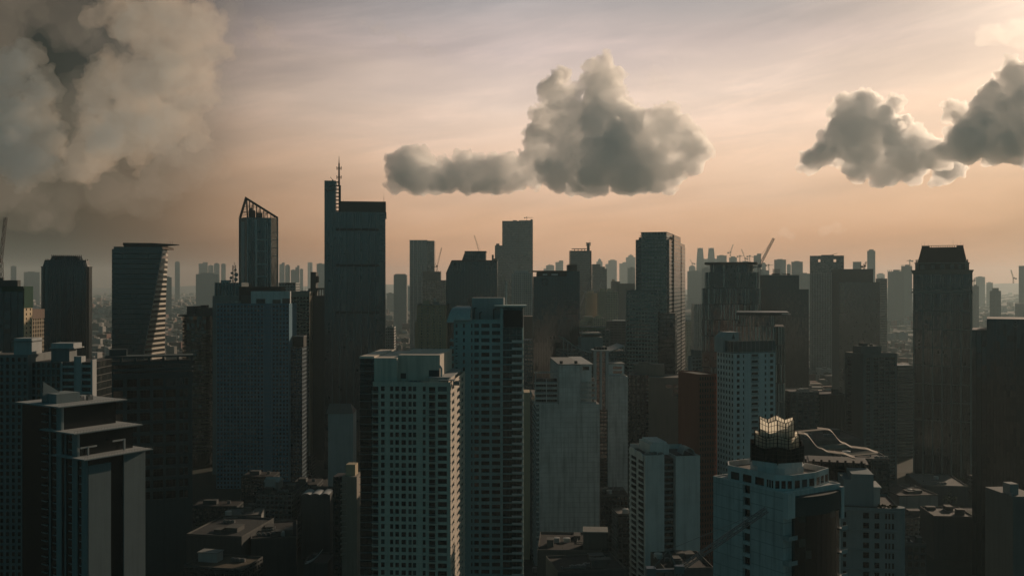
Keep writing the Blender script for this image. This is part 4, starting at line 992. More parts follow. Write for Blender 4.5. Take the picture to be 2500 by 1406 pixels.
# ---- tower with open slanted lattice crown
Y = 1010
b = Bld('office_tower', 'grey office tower topped by an open slanting lattice crown', 603, 662, Y, rot=13, dep=34, cat='tower')
zt = b.Z(531); w, d = b.w, 34
uL, uR = b.U(582.5), b.U(678)
poly = [(uL, 14), (0, 0), (w, 0), (uR, 10), (uR, d), (uL, d)]
GT = curtain('grey_tower_glass', 2.1, 3.9, (.012, .020, .023), (.07, .085, .09), (.022, .03, .032), lw=.12, bw=.3, blinds=.04)
b.main.prism(poly, 0, zt, GT); b.finish('curtain_wall')
f = MB()
for u in (w*.02, w*.36, w*.40, w*.75, w*.98): f.box(u-.35, u+.35, -.7, -.004, 20, zt-2, LIGHTM)
f.box(b.U(653)-.3, b.U(653)+.3, -1.2, -.7, 20, zt-5, LIGHTM); f.box(uR-.2, uR+.5, 9.4, 11, 20, zt, LIGHTM); f.box(uL-.4, uL+.3, 13.2, 15, 20, zt, PALE)
b.part('mullion', f)
lf = MB(); lf.loft([[(uL+ (0-uL)*.25, 14*.75-.15, z), (uL+(0-uL)*.72, 14*.28-.15, z), (uL+(0-uL)*.72, 14*.28-.5, z), (uL+(0-uL)*.25, 14*.75-.5, z)] for z in (20, zt-4)], PALE); b.part('side_panel', lf)
f = MB()
for y in (586, 614, 646, 676): f.box(w*.40, b.U(653), -.5, -.004, b.Z(y), b.Z(y)+.8, LIGHTM)
for y in (567, 586, 605, 625): f.box(w+1.5, uR-.5, 3.6, 4.2, b.Z(y), b.Z(y)+.6, PALE)
b.part('cross_beam', f)
cr = MB(); q = lambda x, y, v: (b.U(x), v, b.Z(y))
P0, P1, P2, P3 = q(599, 481, 4), q(678, 527, 6), q(583, 531, 12), q(604, 531, 1)
for v in (2, 16, 30):
    a, c_, e_ = (b.U(599), v, b.Z(481)), (uR, v+2, b.Z(529)), (uL+.6, v+2, zt)
    cr.bar(a, c_, .55, STEEL); cr.bar(a, e_, .6, STEEL); cr.bar((0, v, zt), (b.U(600.5), v, b.Z(483)), .5, STEEL)
    for i in range(1, 9):
        k = i/9; top = Vector(a).lerp(Vector(c_), k); cr.bar((top.x, v, zt), top, .28, STEEL)
        if i % 2: cr.bar((top.x, v, zt), Vector(a).lerp(Vector(c_), (i+1)/9), .2, STEEL)
    for zz in (.3, .6): 
        zl_ = zt+(b.Z(481)-zt)*zz; cr.bar((uL+(b.U(599)-uL)*zz, v, zl_), (b.U(599)+(uR-b.U(599))*(1-zz), v, zl_), .22, STEEL)
for k in range(7):
    zz = zt+(b.Z(483)-zt)*k/7; ul = uL+(b.U(599)-uL)*k/7
    cr.bar((ul, 2, zz), (ul, 30, zz), .25, STEEL); cr.bar((ul, 2, zz), (b.U(604), 2, zz), .2, STEEL); cr.bar((ul, 2, zz), (b.U(604)-1, 2, zz+3), .15, STEEL)
cr.bar((b.U(599), 2, b.Z(481)), (b.U(599), 30, b.Z(481)), .5, STEEL); cr.bar((uR, 4, b.Z(529)), (uR, 32, b.Z(529)), .5, STEEL)
b.part('lattice_crown', cr)
p = MB(); p.box(b.U(606), b.U(622), 8, 24, zt+.003, b.Z(512), STEEL); p.box(b.U(624), b.U(640), 8, 24, zt+.003, b.Z(518), DARKW); p.cyl(b.U(612), 10, b.Z(512), b.Z(506), 2, STEEL); b.part('plant_room', p)

# ---- striped little block with its radio mast
Y = 925
b, zt = tower('office_block', 'small striped block carrying dishes, left of the blue slab roof', 524, 590, 690, Y, curtain('ribbed_pale', 3.2, 3.6, (.012, .02, .022), (.22, .25, .25), None, lw=.4, hw=.0), dep=24, cat='office block')
p = MB(); p.box(b.U(520), b.U(592), -1.5, 0-.003, 0, b.Z(722), GREYW); b.part('lower_block', p)
p = MB(); p.box(b.U(536), b.U(556), 4, 18, zt+.003, b.Z(684), PALE); b.part('plant_room', p)
e = bpy.data.objects.new('radio_mast', None); COL.objects.link(e); e.location = (b.X0+b.U(566), Y+8, zt)
e['label'] = 'lattice radio mast hung with dishes on the small striped block'; e['category'] = 'mast'
h = b.Z(640, v=8)-zt; mb = MB(); lattice(mb, (0,0,0), (0,0,h*.85), 2.6, 9, STEEL, .2); mb.bar((0,0,h*.85), (0,0,h), .2, STEEL); mb.bar((.8,0,h*.8), (.8,0,h*.97), .12, STEEL); link('lattice', mb.mesh('lattice'), e)
for (x, z, r) in ((2.2, 3, 1.8), (-2.4, 4.5, 1.5), (2.6, 7.5, 1.9), (-1.8, 9, 1.2), (1.6, 12, 1.2), (-3.4, 1.5, 1.3)):
    mb = MB(); n = 12; prof = [(0, 0), (.5, .08), (.85, .26), (1, .5)]
    mb.loft([[(x+r*a*math.cos(2*math.pi*i/n), -1.2-r*q, z+r*a*math.sin(2*math.pi*i/n)) for i in range(n)] for a, q in [(.02, 0)]+prof[1:]], GALV, cap=True); mb.bar((x, -1.0, z), (0, 0, z), .15, STEEL); link('dish', mb.mesh('dish'), e)

# ---- beige gridded office, plain grey slab, small white block
BEIGE = wall('beige_grid', (.34, .31, .25), .3)
Y = 985
b = Bld('office_block', 'beige office block with an even window grid between the blue slab and the spired tower', 707, 756, Y, dep=26, cat='office block')
zt = b.Z(714); zb = zt-4-14*3.6*2
b.facade('F', zb, zt-4, 28, even(b.w, 6, .72, .3), BEIGE, GLB, FRD, hf=(.25, .85), style=2)
b.main.poly([(0,0,zt-4), (b.w,0,zt-4), (b.w,0,zt), (0,0,zt)], BEIGE); b.main.box(0, b.w, 0, b.d, 0, zb-.003, BEIGE); b.rest(zb, zt, BEIGE, 'LRB', roofm=ROOFM); b.finish('wall', 100); roof_clutter(b, zt, 3, 5, 1)
b, zt = tower('office_block', 'small pale block with black roof band peeping out behind the lattice-crowned tower', 680, 722, 690, 1220, curtain('small_white', 3.3, 3.4, (.02, .028, .03), (.24, .26, .26), (.24, .26, .26), lw=.45, bw=.5), dep=24, cat='office block')
p = MB(); p.box(b.U(698), b.U(719), -.3, 10, b.Z(694), b.Z(691), STEEL); b.part('roof_band', p)
b, zt = tower('office_block', 'plain grey slab with a slim stair turret and pole, left of the spired tower', 757, 792, 722, 1000, wall('plain_grey_blue', (.10, .13, .135), .3), dep=26, cat='office block', part='wall')
p = MB(); p.box(0, b.U(770), 2, 14, zt+.003, b.Z(664), DARKW); p.cyl(b.U(771), 6, b.Z(690), b.Z(674), 2.2, DARKW); b.part('stair_turret', p)
p = MB(); p.box(b.U(770), b.U(792), 1, 16, b.Z(707), b.Z(703), DARKW)
for x in (772, 778, 784, 790): p.box(b.U(x)-.5, b.U(x)+.5, 1.2, 2, zt+.003, b.Z(707), DARKW)
b.part('roof_canopy', p); b.antenna(b.U(757.5), 3, b.Z(664), 9.5, STEEL, .22)

# ---- tall dark tower with side turret and spire
Y = 950
b = Bld('office_tower', 'tall dark glass tower with a side turret carrying a curved emblem and antenna spire', 792, 942, Y, rot=7, dep=42, cat='tower')
zt = b.Z(491); w, d = b.w, b.d
PB = curtain('dark_teal_glass', 1.8, 3.75, (.010, .03, .036), (.03, .055, .06), (.014, .036, .042), lw=.10, bw=.34, blinds=.03, var=.5)
u1, u2, u3 = b.U(820), b.U(826.5), b.U(832)
b.main.box(u1, w-.4, 0, d, 0, b.Z(517), PB); b.main.box(0, u1-.003, 0, 22, 0, b.Z(441), PB); b.finish('curtain_wall')
p = MB(); p.box(u3, w, -.4, d, b.Z(517)+.003, zt, flat('crown_band', (.055, .06, .06), .5)); p.box(w-.5, w+.5, -.4, d, b.Z(517)-4, b.Z(517), STEEL); b.part('crown_band', p)
p = MB(); p.box(u2, u3-.003, 0, 4, b.Z(517)+.003, b.Z(452), STEEL); p.box(u1, u3, 4.2, 10, b.Z(517)+.003, b.Z(516), STEEL)
for i in range(9): zz = b.Z(443)-(b.Z(443)-b.Z(517))*i/8.4; p.box(u1, u2-.003, .5, 3, zz-1.0, zz, STEEL)
b.part('ladder_frame', p)
f = MB(); lm_ = flat('pale_mullion_strip', (.17, .21, .22), .5)
f.box(-.26, .26, -.4, -.004, 10, b.Z(517)-1, lm_); b.copies('mullion', f.mesh('mullion'), [(b.U(x), 0, 0) for x in (811, 829.5, 846.5, 864, 882, 900, 917)])
g2 = MB(); g2.box(b.U(926), b.U(940), -.3, -.004, b.Z(640), b.Z(519), curtain('pale_strip', 1.4, 3.75, (.05, .065, .068), (.02, .03, .032), (.03, .04, .042), lw=.14, bw=.3, blinds=0)); b.part('pale_strip', g2)
f = MB()
for y in (557, 645, 760): f.box(u1, b.U(925), -.28, -.005, b.Z(y)-2.4, b.Z(y), flat('service_floor', (.02, .034, .037), .6))
b.part('service_floor', f)
# emblem: open ring with a rising stroke
em = MB(); EM = flat('emblem_metal', (.085, .10, .10), .4)
cu, cz, ra, rb_ = b.U(806.5), b.Z(459.5), 4.6, 3.0; n = 22
arc = [(math.radians(150+ (300)*i/n)) for i in range(n+1)]
em.loft([[(cu+ra*math.cos(a)*(1+.05)-.25*rb_*math.sin(a), -.3, cz+rb_*math.sin(a)+.8*math.cos(a)), (cu+ra*math.cos(a)*(1-wd)-.25*rb_*math.sin(a)*(1-wd), -.3, cz+(rb_*math.sin(a)+.8*math.cos(a))*(1-wd)), (cu+ra*math.cos(a)*(1-wd), -.06, cz+(rb_*math.sin(a)+.8*math.cos(a))*(1-wd)), (cu+ra*math.cos(a), -.06, cz+rb_*math.sin(a)+.8*math.cos(a))] for a, wd in [(a, .06+.34*math.sin(math.pi*i/n)) for i, a in enumerate(arc)]], EM)
arc = [math.radians(-30+220*i/14) for i in range(15)]
em.loft([[(cu+1.1+2.4*math.cos(a), -.3, cz+.6+1.9*math.sin(a)), (cu+1.1+1.9*math.cos(a), -.3, cz+.6+1.5*math.sin(a)), (cu+1.1+1.9*math.cos(a), -.06, cz+.6+1.5*math.sin(a)), (cu+1.1+2.4*math.cos(a), -.06, cz+.6+1.9*math.sin(a))] for a in arc], EM)
em.bar((cu-1.2, -.2, cz+.4), (cu+3.4, -.2, cz+1.9), .28, EM); b.part('emblem', em)
sp = MB(); us = b.U(827.5)
sp.bar((us, 2, b.Z(452)), (us, 2, b.Z(398)), (1.0, .75), STEEL, 8); sp.bar((us, 2, b.Z(398)), (us, 2, b.Z(380)), (.5, .15), STEEL, 6)
for y in (410, 432):
    zz = b.Z(y)
    for sx in (-1, 1):
        sp.bar((us, 2, zz), (us+sx*1.9, 2, zz), .35, STEEL); sp.bar((us+sx*1.9, 2, zz-1.6), (us+sx*2.1, 2, zz+1.6), .42, STEEL, 6); sp.bar((us, 2+sx*.1, zz), (us, 2+sx*1.9, zz), .35, STEEL)
    sp.bar((us, 2, zz-1.4), (us, 2, zz+1.4), .9, STEEL, 8)
b.part('antenna_spire', sp)
p = MB(); p.box(b.U(810), b.U(813), 6, 8, b.Z(441)+.003, b.Z(437), STEEL); p.bar((b.U(811), 7, b.Z(437)), (b.U(805), 7, b.Z(430.5)), .3, STEEL); b.part('cleaning_crane', p)
b.antenna(b.U(936), 6, zt, 9.5, STEEL, .12); b.antenna(b.U(938), 8, zt, 6.5, STEEL, .1); b.antenna(b.U(838), 6, zt, 2.4, STEEL, .1)
# ================================================================ middle distance, centre to right
# ---- dark glass tower with raised centre crown and chamfered shoulder
Y = 1100
DT = curtain('dark_slate_glass', 1.7, 3.9, (.012, .018, .02), (.024, .03, .031), (.015, .02, .021), lw=.12, bw=.3, blinds=.03, var=.5)
b = Bld('office_tower', 'dark slate tower with a cut shoulder and glazed raised centre on its roof', 1089, 1214, Y, dep=40, cat='tower')
zs, zt, zc = b.Z(668), b.Z(637), b.Z(615); ua = b.U(1102.5); w, d = b.w, b.d
b.main.loft([[(0, v, 0), (w, v, 0), (w, v, zt), (ua, v, zt), (0, v, zs)] for v in (0, d)], DT); b.finish('curtain_wall')
p = MB(); CG = curtain('crown_glass', 2.1, 4.4, (.02, .03, .033), (.05, .055, .055), None, lw=.14, hw=.12, blinds=0)
p.loft([[(b.U(1128), v, zt+.003), (b.U(1185.5), v, zt+.003), (b.U(1185.5), v, zc), (b.U(1136), v, zc)] for v in (3, d-4)], CG); b.part('raised_crown', p)
p = MB()
p.box(b.U(1134), b.U(1187), 2.4, d-3, zc+.003, zc+1, STEEL); p.box(ua, w+.3, -.4, .0-.003, zt-.6, zt+.8, STEEL)
for x in range(1104, 1214, 6):
    if not 1136 < x < 1185: p.box(b.U(x)-.2, b.U(x)+.2, -.3, -.004, zt-11, zt-.6, flat('faint_mullion', (.05, .07, .075)))
p.bar((0, -.2, zs), (ua, -.2, zt), .5, STEEL); p.bar((b.U(1127.5), 2.6, zt), (b.U(1135), 2.6, zc), .4, STEEL)
b.part('crown_frame', p)
gp = MB(); gp.box(b.U(1104), b.U(1121), -.3, -.004, zt-9, zt-1.5, CG); gp.box(b.U(1186), w-1, -.3, -.004, zt-9, zt-1.5, CG); b.part('crown_glazing', gp)

# ---- tall grey tower with rooftop crane, its white neighbour
Y = 2500
TG = curtain('grey_blue_glass', 2.6, 4.4, (.03, .045, .05), (.07, .085, .09), (.05, .065, .07), lw=.1, bw=.34, blinds=.05, var=.5)
b, zt = tower('office_tower', 'tallest grey glass tower of the middle with a lower left shoulder', 1226, 1265.5, 539.5, Y, TG, dep=60, cat='tower')
p = MB(); p.box(b.U(1266.5), b.U(1301), 1.5, 50, 0, b.Z(538), TG); p.box(b.U(1265.5)+.003, b.U(1266.5)-.003, 3, 40, 0, b.Z(540), STEEL); b.part('right_wing', p)
p = MB(); p.box(b.U(1208), -.003, 6, 50, 0, b.Z(599), TG); p.box(b.U(1211), b.U(1219), 8, 20, b.Z(599)+.003, b.Z(594.5), STEEL); b.part('left_shoulder', p)
p = MB(); p.box(b.U(1295.5), b.U(1300.5), 2, 30, b.Z(538)+.003, b.Z(535.5), STEEL); p.box(b.U(1252), b.U(1262), 6, 20, zt+.003, b.Z(537.5), STEEL); b.part('plant_room', p)
zz = b.Z(538); crane('tiny hammerhead crane on the roof of the tallest grey middle tower', (b.X0+b.U(1286), Y+12, zz), (b.X0+b.U(1286), Y+12, b.Z(531)), (b.X0+b.U(1302), Y+12, b.Z(530.5)), STEEL, kind='hammer', w=1.6, back=5)
b, zt = tower('apartment_tower', 'grey slim slab in front of the left shoulder of the tallest grey tower', 1202, 1236, 680, 1950, curtain('grey_slab', 3.2, 3.2, (.03, .04, .042), (.16, .17, .165), (.16, .17, .165), lw=.4, bw=.45), dep=30, cat='apartment tower')
p = MB(); p.box(b.U(1205), b.U(1215), 2, 18, zt+.003, b.Z(631), STEEL); p.cyl(b.U(1203), 6, zt, b.Z(622), 2, STEEL); b.part('stair_turret', p)
Y = 1750
b, zt = tower('apartment_tower', 'white balconied tower before the tallest grey glass tower', 1248, 1301, 667, Y, curtain('white_balconies', 3.6, 3.3, (.04, .05, .052), (.36, .37, .35), (.36, .37, .35), lw=.2, bw=.42), dep=30, cat='apartment tower')
p = MB(); p.box(b.U(1256), b.U(1290), 3, 20, zt+.003, zt+5, PALE); b.part('penthouse', p)
p = MB()
for x in (1252, 1274, 1298): p.box(b.U(x)-.9, b.U(x)+.9, -1.3, -.004, 0, zt-1, PALE)
b.part('pier', p)

# ---- pale glass tower and the unfinished one beside it
Y = 2500
b, zt = tower('office_tower', 'slim pale glass tower with a darker right third, beside the unfinished floors', 1000, 1043, 587.5, Y, curtain('pale_glass', 2.4, 4.2, (.05, .07, .075), (.20, .23, .23), (.10, .125, .13), lw=.16, bw=.3, blinds=.25), dep=40, cat='tower')
p = MB(); p.box(b.U(1043)+.003, b.U(1060), 3, 38, 0, b.Z(589), curtain('mid_dark_glass', 2.2, 4.2, (.025, .03, .032), (.06, .065, .066), (.05, .055, .056), lw=.1, bw=.3)); b.part('right_wing', p)
p = MB(); p.box(-.5, b.U(1043), -.5, 30, zt+.003, zt+1.4, GREYW); p.box(b.U(1043), b.U(1060), 2.4, 30, b.Z(589)+.003, b.Z(587.7), GREYW); b.part('roof_slab', p)
p = MB()
for x in (1001, 1010, 1020, 1030): p.box(b.U(x)-.6, b.U(x)+.6, -1, -.004, 20, zt, PALE)
b.part('pier', p)
Y = 2100
b, zt = tower('unfinished_tower', 'unfinished concrete frame with bare floors behind the cream apartment tower', 1031, 1089, 684, Y, curtain('bare_frame', 5.5, 3.6, (.03, .033, .03), (.16, .15, .13), (.16, .15, .13), lw=.16, bw=.3, blinds=0), dep=30, cat='tower')
p = MB(); p.box(b.U(1031), b.U(1075), 8, 28, zt+.003, b.Z(663), DARKW)
for i in range(9): p.box(b.U(1032+5.4*i), b.U(1032+5.4*i)+.8, 8, 9, b.Z(663), b.Z(660.5), STEEL)
b.part('core_wall', p)
p = MB(); p.box(b.U(1066), b.U(1084), -.6, -.004, zt-18, zt-2, curtain('bare_grid', 2, 3.6, (.02, .02, .02), (.10, .10, .09), None, lw=.3, hw=.3)); b.part('scaffold', p)
crane('slim luffing crane standing on the unfinished concrete frame', (b.X0+b.U(1066), Y+12, b.Z(663)), (b.X0+b.U(1066), Y+12, b.Z(651)), (b.X0+b.U(1077), Y+16, b.Z(604)), STEEL, w=2.4, back=9)
crane('luffing crane boom rising behind the dark slate tower with cut shoulder', px(1173, 660, 2000), px(1172, 622, 2000), px(1158, 575, 2004), GALV, w=2.2, back=8)

# ---- cream apartment tower with its piers
Y = 1060
b = Bld('apartment_tower', 'cream apartment tower with stepped top between the pale glass and dark slate towers', 1018, 1086, Y, dep=30, cat='apartment tower')
zt = b.Z(745); rows = 40; sh = 3.15; zb = zt-1-rows*sh
b.facade('F', zb, zt-1, rows, even(b.w, 9, .5), CREAM, GLB, FRD, hf=(.25, .8)); b.main.poly([(0,0,zt-1), (b.w,0,zt-1), (b.w,0,zt), (0,0,zt)], CREAM)
b.main.box(0, b.w, 0, b.d, 0, zb-.003, CREAM); b.rest(zb, zt, CREAM, 'LRB', roofm=ROOFM); b.finish('wall', 100)
p = MB(); p.box(b.U(1013), -.003, .8, 26, 0, b.Z(786), CREAM); p.box(b.w+.003, b.U(1089), .8, 26, 0, b.Z(786), CREAM); b.part('side_wing', p)
f = MB(); f.box(-.5, .5, -.7, -.004, 0, zt-.3, CREAM); b.copies('pier', f.mesh('pier'), [(b.w*k, 0, 0) for k in (.05, .28, .5, .72, .95)])
p = MB(); p.box(-.8, b.w+.8, -1.0, b.d, zt+.003, zt+.6, GREYW); p.box(6, 13, 6, 16, zt+.6, zt+5, CREAM); p.box(16, 23, 8, 18, zt+.6, zt+3.6, GREYW); p.box(1, 5, 3, 6, zt+.6, zt+2, DARKW); b.part('roof_slab', p); b.tank(b.w*.62, 8, zt+3.6, 1.4, 3, LIGHTM)
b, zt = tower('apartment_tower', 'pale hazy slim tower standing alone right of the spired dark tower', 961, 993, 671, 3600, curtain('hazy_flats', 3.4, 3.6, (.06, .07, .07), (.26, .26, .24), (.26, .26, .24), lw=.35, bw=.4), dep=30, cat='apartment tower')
p = MB(); p.box(5, b.w-5, 5, 20, zt+.003, zt+3.5, GREYW); b.part('plant_room', p)
b, zt = tower('apartment_block', 'small white windowed block hard against the foot of the spired tower', 940, 962, 800, 1150, curtain('white_windows', 2.6, 3.2, (.015, .02, .02), (.34, .35, .34), (.34, .35, .34), lw=.35, bw=.45), dep=18, cat='apartment block'); roof_clutter(b, zt, 2, 4, 1, PALE)

# ---- dark tower under a flat open roof frame
Y = 950
b = Bld('office_tower', 'dark tower under a flat open roof frame with a faint ring emblem', 1302, 1384, Y, dep=36, cat='tower')
zt = b.Z(675)
DS = curtain('black_blue_glass', 1.6, 3.7, (.010, .017, .019), (.018, .025, .027), (.016, .022, .024), lw=.1, bw=.35, blinds=.02, var=.4)
b.main.box(0, b.w, 0, b.d, 0, zt, DS); b.finish('curtain_wall')
p = MB(); p.box(b.w+.003, b.U(1415), -1, 34, 0, b.Z(662), DS); p.box(b.U(1386), b.U(1409), 1, 20, b.Z(662), b.Z(646.5), STEEL)
for i in range(7): p.box(b.U(1387+3*i), b.U(1387+3*i)+.3, 2, 3, b.Z(646.5), b.Z(643), STEEL)
b.part('service_core', p)
p = MB(); zf = b.Z(662); p.box(-.6, b.w+.003, -.8, 30, zf-.7, zf+.5, STEEL); p.box(3.2, b.w, .4, 3, zt+.003, zf-.7, STEEL)
p.box(3.4, b.w, 8, 20, zt+.003, zt+3, DARKW); b.part('roof_frame', p)
p = MB()
for (xa, xb_) in ((1325, 1336), (1346, 1362)): p.box(b.U(xa), b.U(xb_), .3, .39, zt+1.0, zt+2.6, LIGHTM)
b.part('roof_vent', p)
em = MB(); cu, cz = b.U(1330), b.Z(688); n = 20
em.loft([[(cu+r_*(abs(math.cos(a))**.5)*(1 if math.cos(a) > 0 else -1), yy, cz+r_*1.2*(abs(math.sin(a))**.5)*(1 if math.sin(a) > 0 else -1)) for r_, yy in ((2.6, -.25), (2.0, -.25), (2.0, -.05), (2.6, -.05))] for a in [2*math.pi*i/n for i in range(n+1)]], STEEL, cap=False)
em.box(cu-.9, cu+.9, -.22, -.05, cz-.3, cz+.3, STEEL); b.part('emblem', em)
p = MB()
for i in range(5): p.box(b.U(1377), b.U(1405), -1.6, -1.01, b.Z(733+11*i)-.4, b.Z(733+11*i), GALV)
b.part('service_ledge', p)

# ---- grey tower with helipad and drum mast, the two behind
Y = 2150
TC = curtain('speckled_grey', 2.4, 3.9, (.03, .045, .05), (.075, .085, .085), (.055, .07, .072), lw=.3, bw=.4, blinds=.05)
b, zt = tower('office_tower', 'grey tower with a helipad slab and round antenna-ringed turret', 1392, 1441, 612, Y, TC, dep=40, cat='tower')
p = MB(); p.loft([[(b.U(1397), 2, b.Z(607.5)), (b.U(1433), 2, b.Z(607.5)), (b.U(1433), 30, b.Z(607.5)), (b.U(1397), 30, b.Z(607.5))], [(b.U(1397), 2, b.Z(606.5)), (b.U(1433), 2, b.Z(606.5)), (b.U(1433), 30, b.Z(606.5)), (b.U(1397), 30, b.Z(606.5))]], STEEL)
for x in (1403, 1412, 1421, 1428): p.box(b.U(x)-.6, b.U(x)+.6, 6, 9, zt+.003, b.Z(607.5), STEEL)
b.part('helipad', p)
p = MB(); uc = b.U(1437); p.cyl(uc, 8, zt+.003, b.Z(594), 3.2, STEEL, 12); p.cyl(uc, 8, b.Z(594), b.Z(592.5), 4.6, STEEL, 12); p.cyl(b.U(1443), 6, 0, b.Z(612), 1.6, STEEL)
for i in range(11):
    a = 2*math.pi*i/11; p.bar((uc+4.8*math.cos(a), 8+4.8*math.sin(a), b.Z(600)), (uc+5.0*math.cos(a), 8+5.0*math.sin(a), b.Z(591.5)), .35, STEEL)
for zz in (600, 607, 614): p.cyl(uc, 8, b.Z(zz), b.Z(zz)+.5, 4.4, STEEL, 12)
b.part('antenna_turret', p); b.antenna(b.U(1441), 8, b.Z(592), 8, STEEL, .2)
b, zt = tower('office_block', 'dim grey block stepping down right of the helipad tower', 1446, 1466, 645, 2700, TC, dep=40, cat='office block')
p = MB(); p.box(b.w+.003, b.U(1477), 2, 36, 0, b.Z(651), TC); p.box(b.U(1477)+.003, b.U(1482), 3, 34, 0, b.Z(656), TC); b.part('stepped_wing', p)
crane('long pale crane boom leaning up between the dark framed tower and cream flats', px(1413, 790, 1700), px(1416, 746, 1700), px(1448, 672, 1710), GALV, w=2.4, back=6)

# ---- cream apartment cluster
Y = 1300
CRM = curtain('cream_flats', 3.0, 3.15, (.03, .03, .026), (.40, .34, .24), (.40, .34, .24), lw=.45, bw=.45, blinds=.1)
def cream(label, x0, x1, y, Y, rot=0, side=None, dep=24, mat=None, top=None, cat='apartment block'):
    b, zt = tower('apartment_block', label, x0, x1, y, Y, mat or CRM, rot=rot, side=side, dep=dep, cat=cat)
    if top: p = MB(); p.box(b.w*top[0], b.w*top[1], 3, dep*.7, zt+.003, zt+top[2], CREAM); p.box(b.w*top[0]-.5, b.w*top[1]+.5, 2.6, dep*.7+.4, zt+top[2]+.003, zt+top[2]+.7, GREYW); b.part('penthouse', p)
    return b, zt
cream('cream block of flats with blank walls behind the twin-domed flats', 1431, 1458, 716, 1800, mat=wall('cream_blank', (.36, .29, .2), .3), top=(.1, .7, 4))
b, zt = cream('cream block of flats with its right half in a lit window grid', 1461, 1480, 711, 1760, mat=wall('cream_blank', (.36, .29, .2), .3), top=(.3, .95, 5))
p = MB(); p.box(b.w+.003, b.U(1509), -.6, 22, 0, b.Z(711), CRM); n = 10; p.loft([[(b.U(1488)+5*math.cos(math.pi*i/n), v, b.Z(711)+5*math.sin(math.pi*i/n)) for i in range(n+1)] for v in (-.6, 10)], CREAM); b.part('windowed_wing', p)
b, zt = cream('low cream flats with small arched gables beside the dark framed tower', 1415, 1447, 785, 1500, top=(.35, .98, 7))
p = MB(); n = 10; p.loft([[(b.w*.2+3*math.cos(math.pi*i/n), v, zt+3*math.sin(math.pi*i/n)) for i in range(n+1)] for v in (-.3, 4)], CREAM); b.part('arched_gable', p)
b, zt = cream('cream flats with one round gable over a lit window grid, nearest of the cream cluster', 1448, 1477, 776, 1490)
p = MB(); n = 12; p.loft([[(b.w*.45+5*math.cos(math.pi*i/n), v, zt+4.2*math.sin(math.pi*i/n)) for i in range(n+1)] for v in (-.4, 5)], CREAM); b.part('arched_gable', p)
cream('plain grey-brown slab filling the gap left of the stepped stone tower', 1510, 1550, 692, 2000, mat=wall('grey_brown', (.13, .13, .12), .3))
cream('dim slab with two roof boxes behind the cream flats', 1494, 1514, 687, 2200, mat=wall('grey_brown', (.13, .13, .12), .3), top=(.1, .4, 4))
b, zt = cream('round-ended grey block with a bright roof edge left of the stepped stone tower', 1488, 1528, 784, 1250, mat=curtain('dull_grey_flats', 5, 3.4, (.05, .055, .054), (.10, .10, .10), (.10, .105, .10), lw=.2, bw=.5))
p = MB(); p.box(b.U(1497), b.w, -.4, 14, zt+.003, zt+.9, LIGHTM); p.cyl(1.5, 8, 0, zt, 5, wall('grey_brown', (.13, .13, .12)), 14); b.part('roof_edge', p)
cream('low pale block with a flat hat roof below the cream flats', 1372, 1490, 806, 1010, mat=curtain('pale_low', 4, 3.4, (.03, .035, .035), (.20, .20, .185), (.20, .20, .185), lw=.4, bw=.5), top=(.05, .9, 2.5))
cream('brownish low block at the foot of the white balconied tower', 1279, 1301, 772, 1200, mat=wall('dull_terracotta', (.22, .15, .12), .3))
cream('small grey block low between the teal tower and the dark framed tower', 1280, 1300, 830, 900, mat=curtain('grey_office', 2.4, 3.5))
cream('beige edge of a slab just left of the stained blank tower', 1279, 1294, 958, 640, mat=wall('ochre_render', (.45, .36, .25), .3), dep=18)

# ---- stepped stone and glass tower
Y = 1000
STN = curtain('stone_grid', 3.1, 4.0, (.014, .02, .022), (.32, .33, .30), (.32, .33, .30), lw=.26, bw=.42, blinds=.06)
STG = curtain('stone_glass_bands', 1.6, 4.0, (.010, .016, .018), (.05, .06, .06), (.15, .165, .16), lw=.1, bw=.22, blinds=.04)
b = Bld('office_tower', 'stepped stone-grid tower with glass corners, tallest right of centre', 1552, 1634, Y, rot=-16, side=1672, cat='tower')
zt = b.Z(585.5); w, d = b.w, b.d
b.main.box(0, w, 0, d, 0, zt, STG); b.finish('curtain_wall')
p = MB(); p.box(b.U(1566), b.U(1628), -2.2, d*.7, 0, b.Z(569), STN); p.box(b.U(1565), b.U(1629), -2.6, d*.7, b.Z(569)+.003, b.Z(567.5), GREYW); 
b.part('stone_front', p)
p = MB(); b.fbox(p, 'R', d*.2, d*.62, .004, 1.4, 0, b.Z(570, u=w), STG); b.fbox(p, 'R', d*.72, d*.98, .004, .8, 0, zt-3, curtain('painted_sun_corner', 3.2, 4.0, (.02, .025, .025), (.32, .31, .28), (.32, .31, .28), lw=.14, bw=.18)); b.part('glass_side', p)  # end strip coloured pale and warm in place of sunlight
p = MB(); zl = b.Z(713); ul = b.U(1530)
p.box(ul, b.U(1608), -4.5, d*.8, 0, zl, STN); p.box(ul+1, b.U(1606), -3.5, d*.7, zl+.003, zl+2, GREYW); b.part('lower_block', p)
p = MB(); p.box(b.U(1612), b.U(1650), -7, 10, 0, b.Z(764, u=w), curtain('low_glass', 3.2, 4.0, (.015, .02, .022), (.05, .058, .058), (.05, .058, .058), lw=.1, bw=.2)); p.box(b.U(1608)+.003, b.U(1612)-.003, -3, 8, 0, b.Z(760), STEEL); b.part('low_wing', p)
p = MB(); p.cyl(b.U(1561), 6, zt, zt+2.4, 1.6, STEEL); p.bar((b.U(1561), 6, zt), (b.U(1561), 6, zt+5), .3, STEEL); p.bar((b.U(1640), 8, zt), (b.U(1640), 8, zt+6), .25, STEEL); b.part('roof_mast', p)

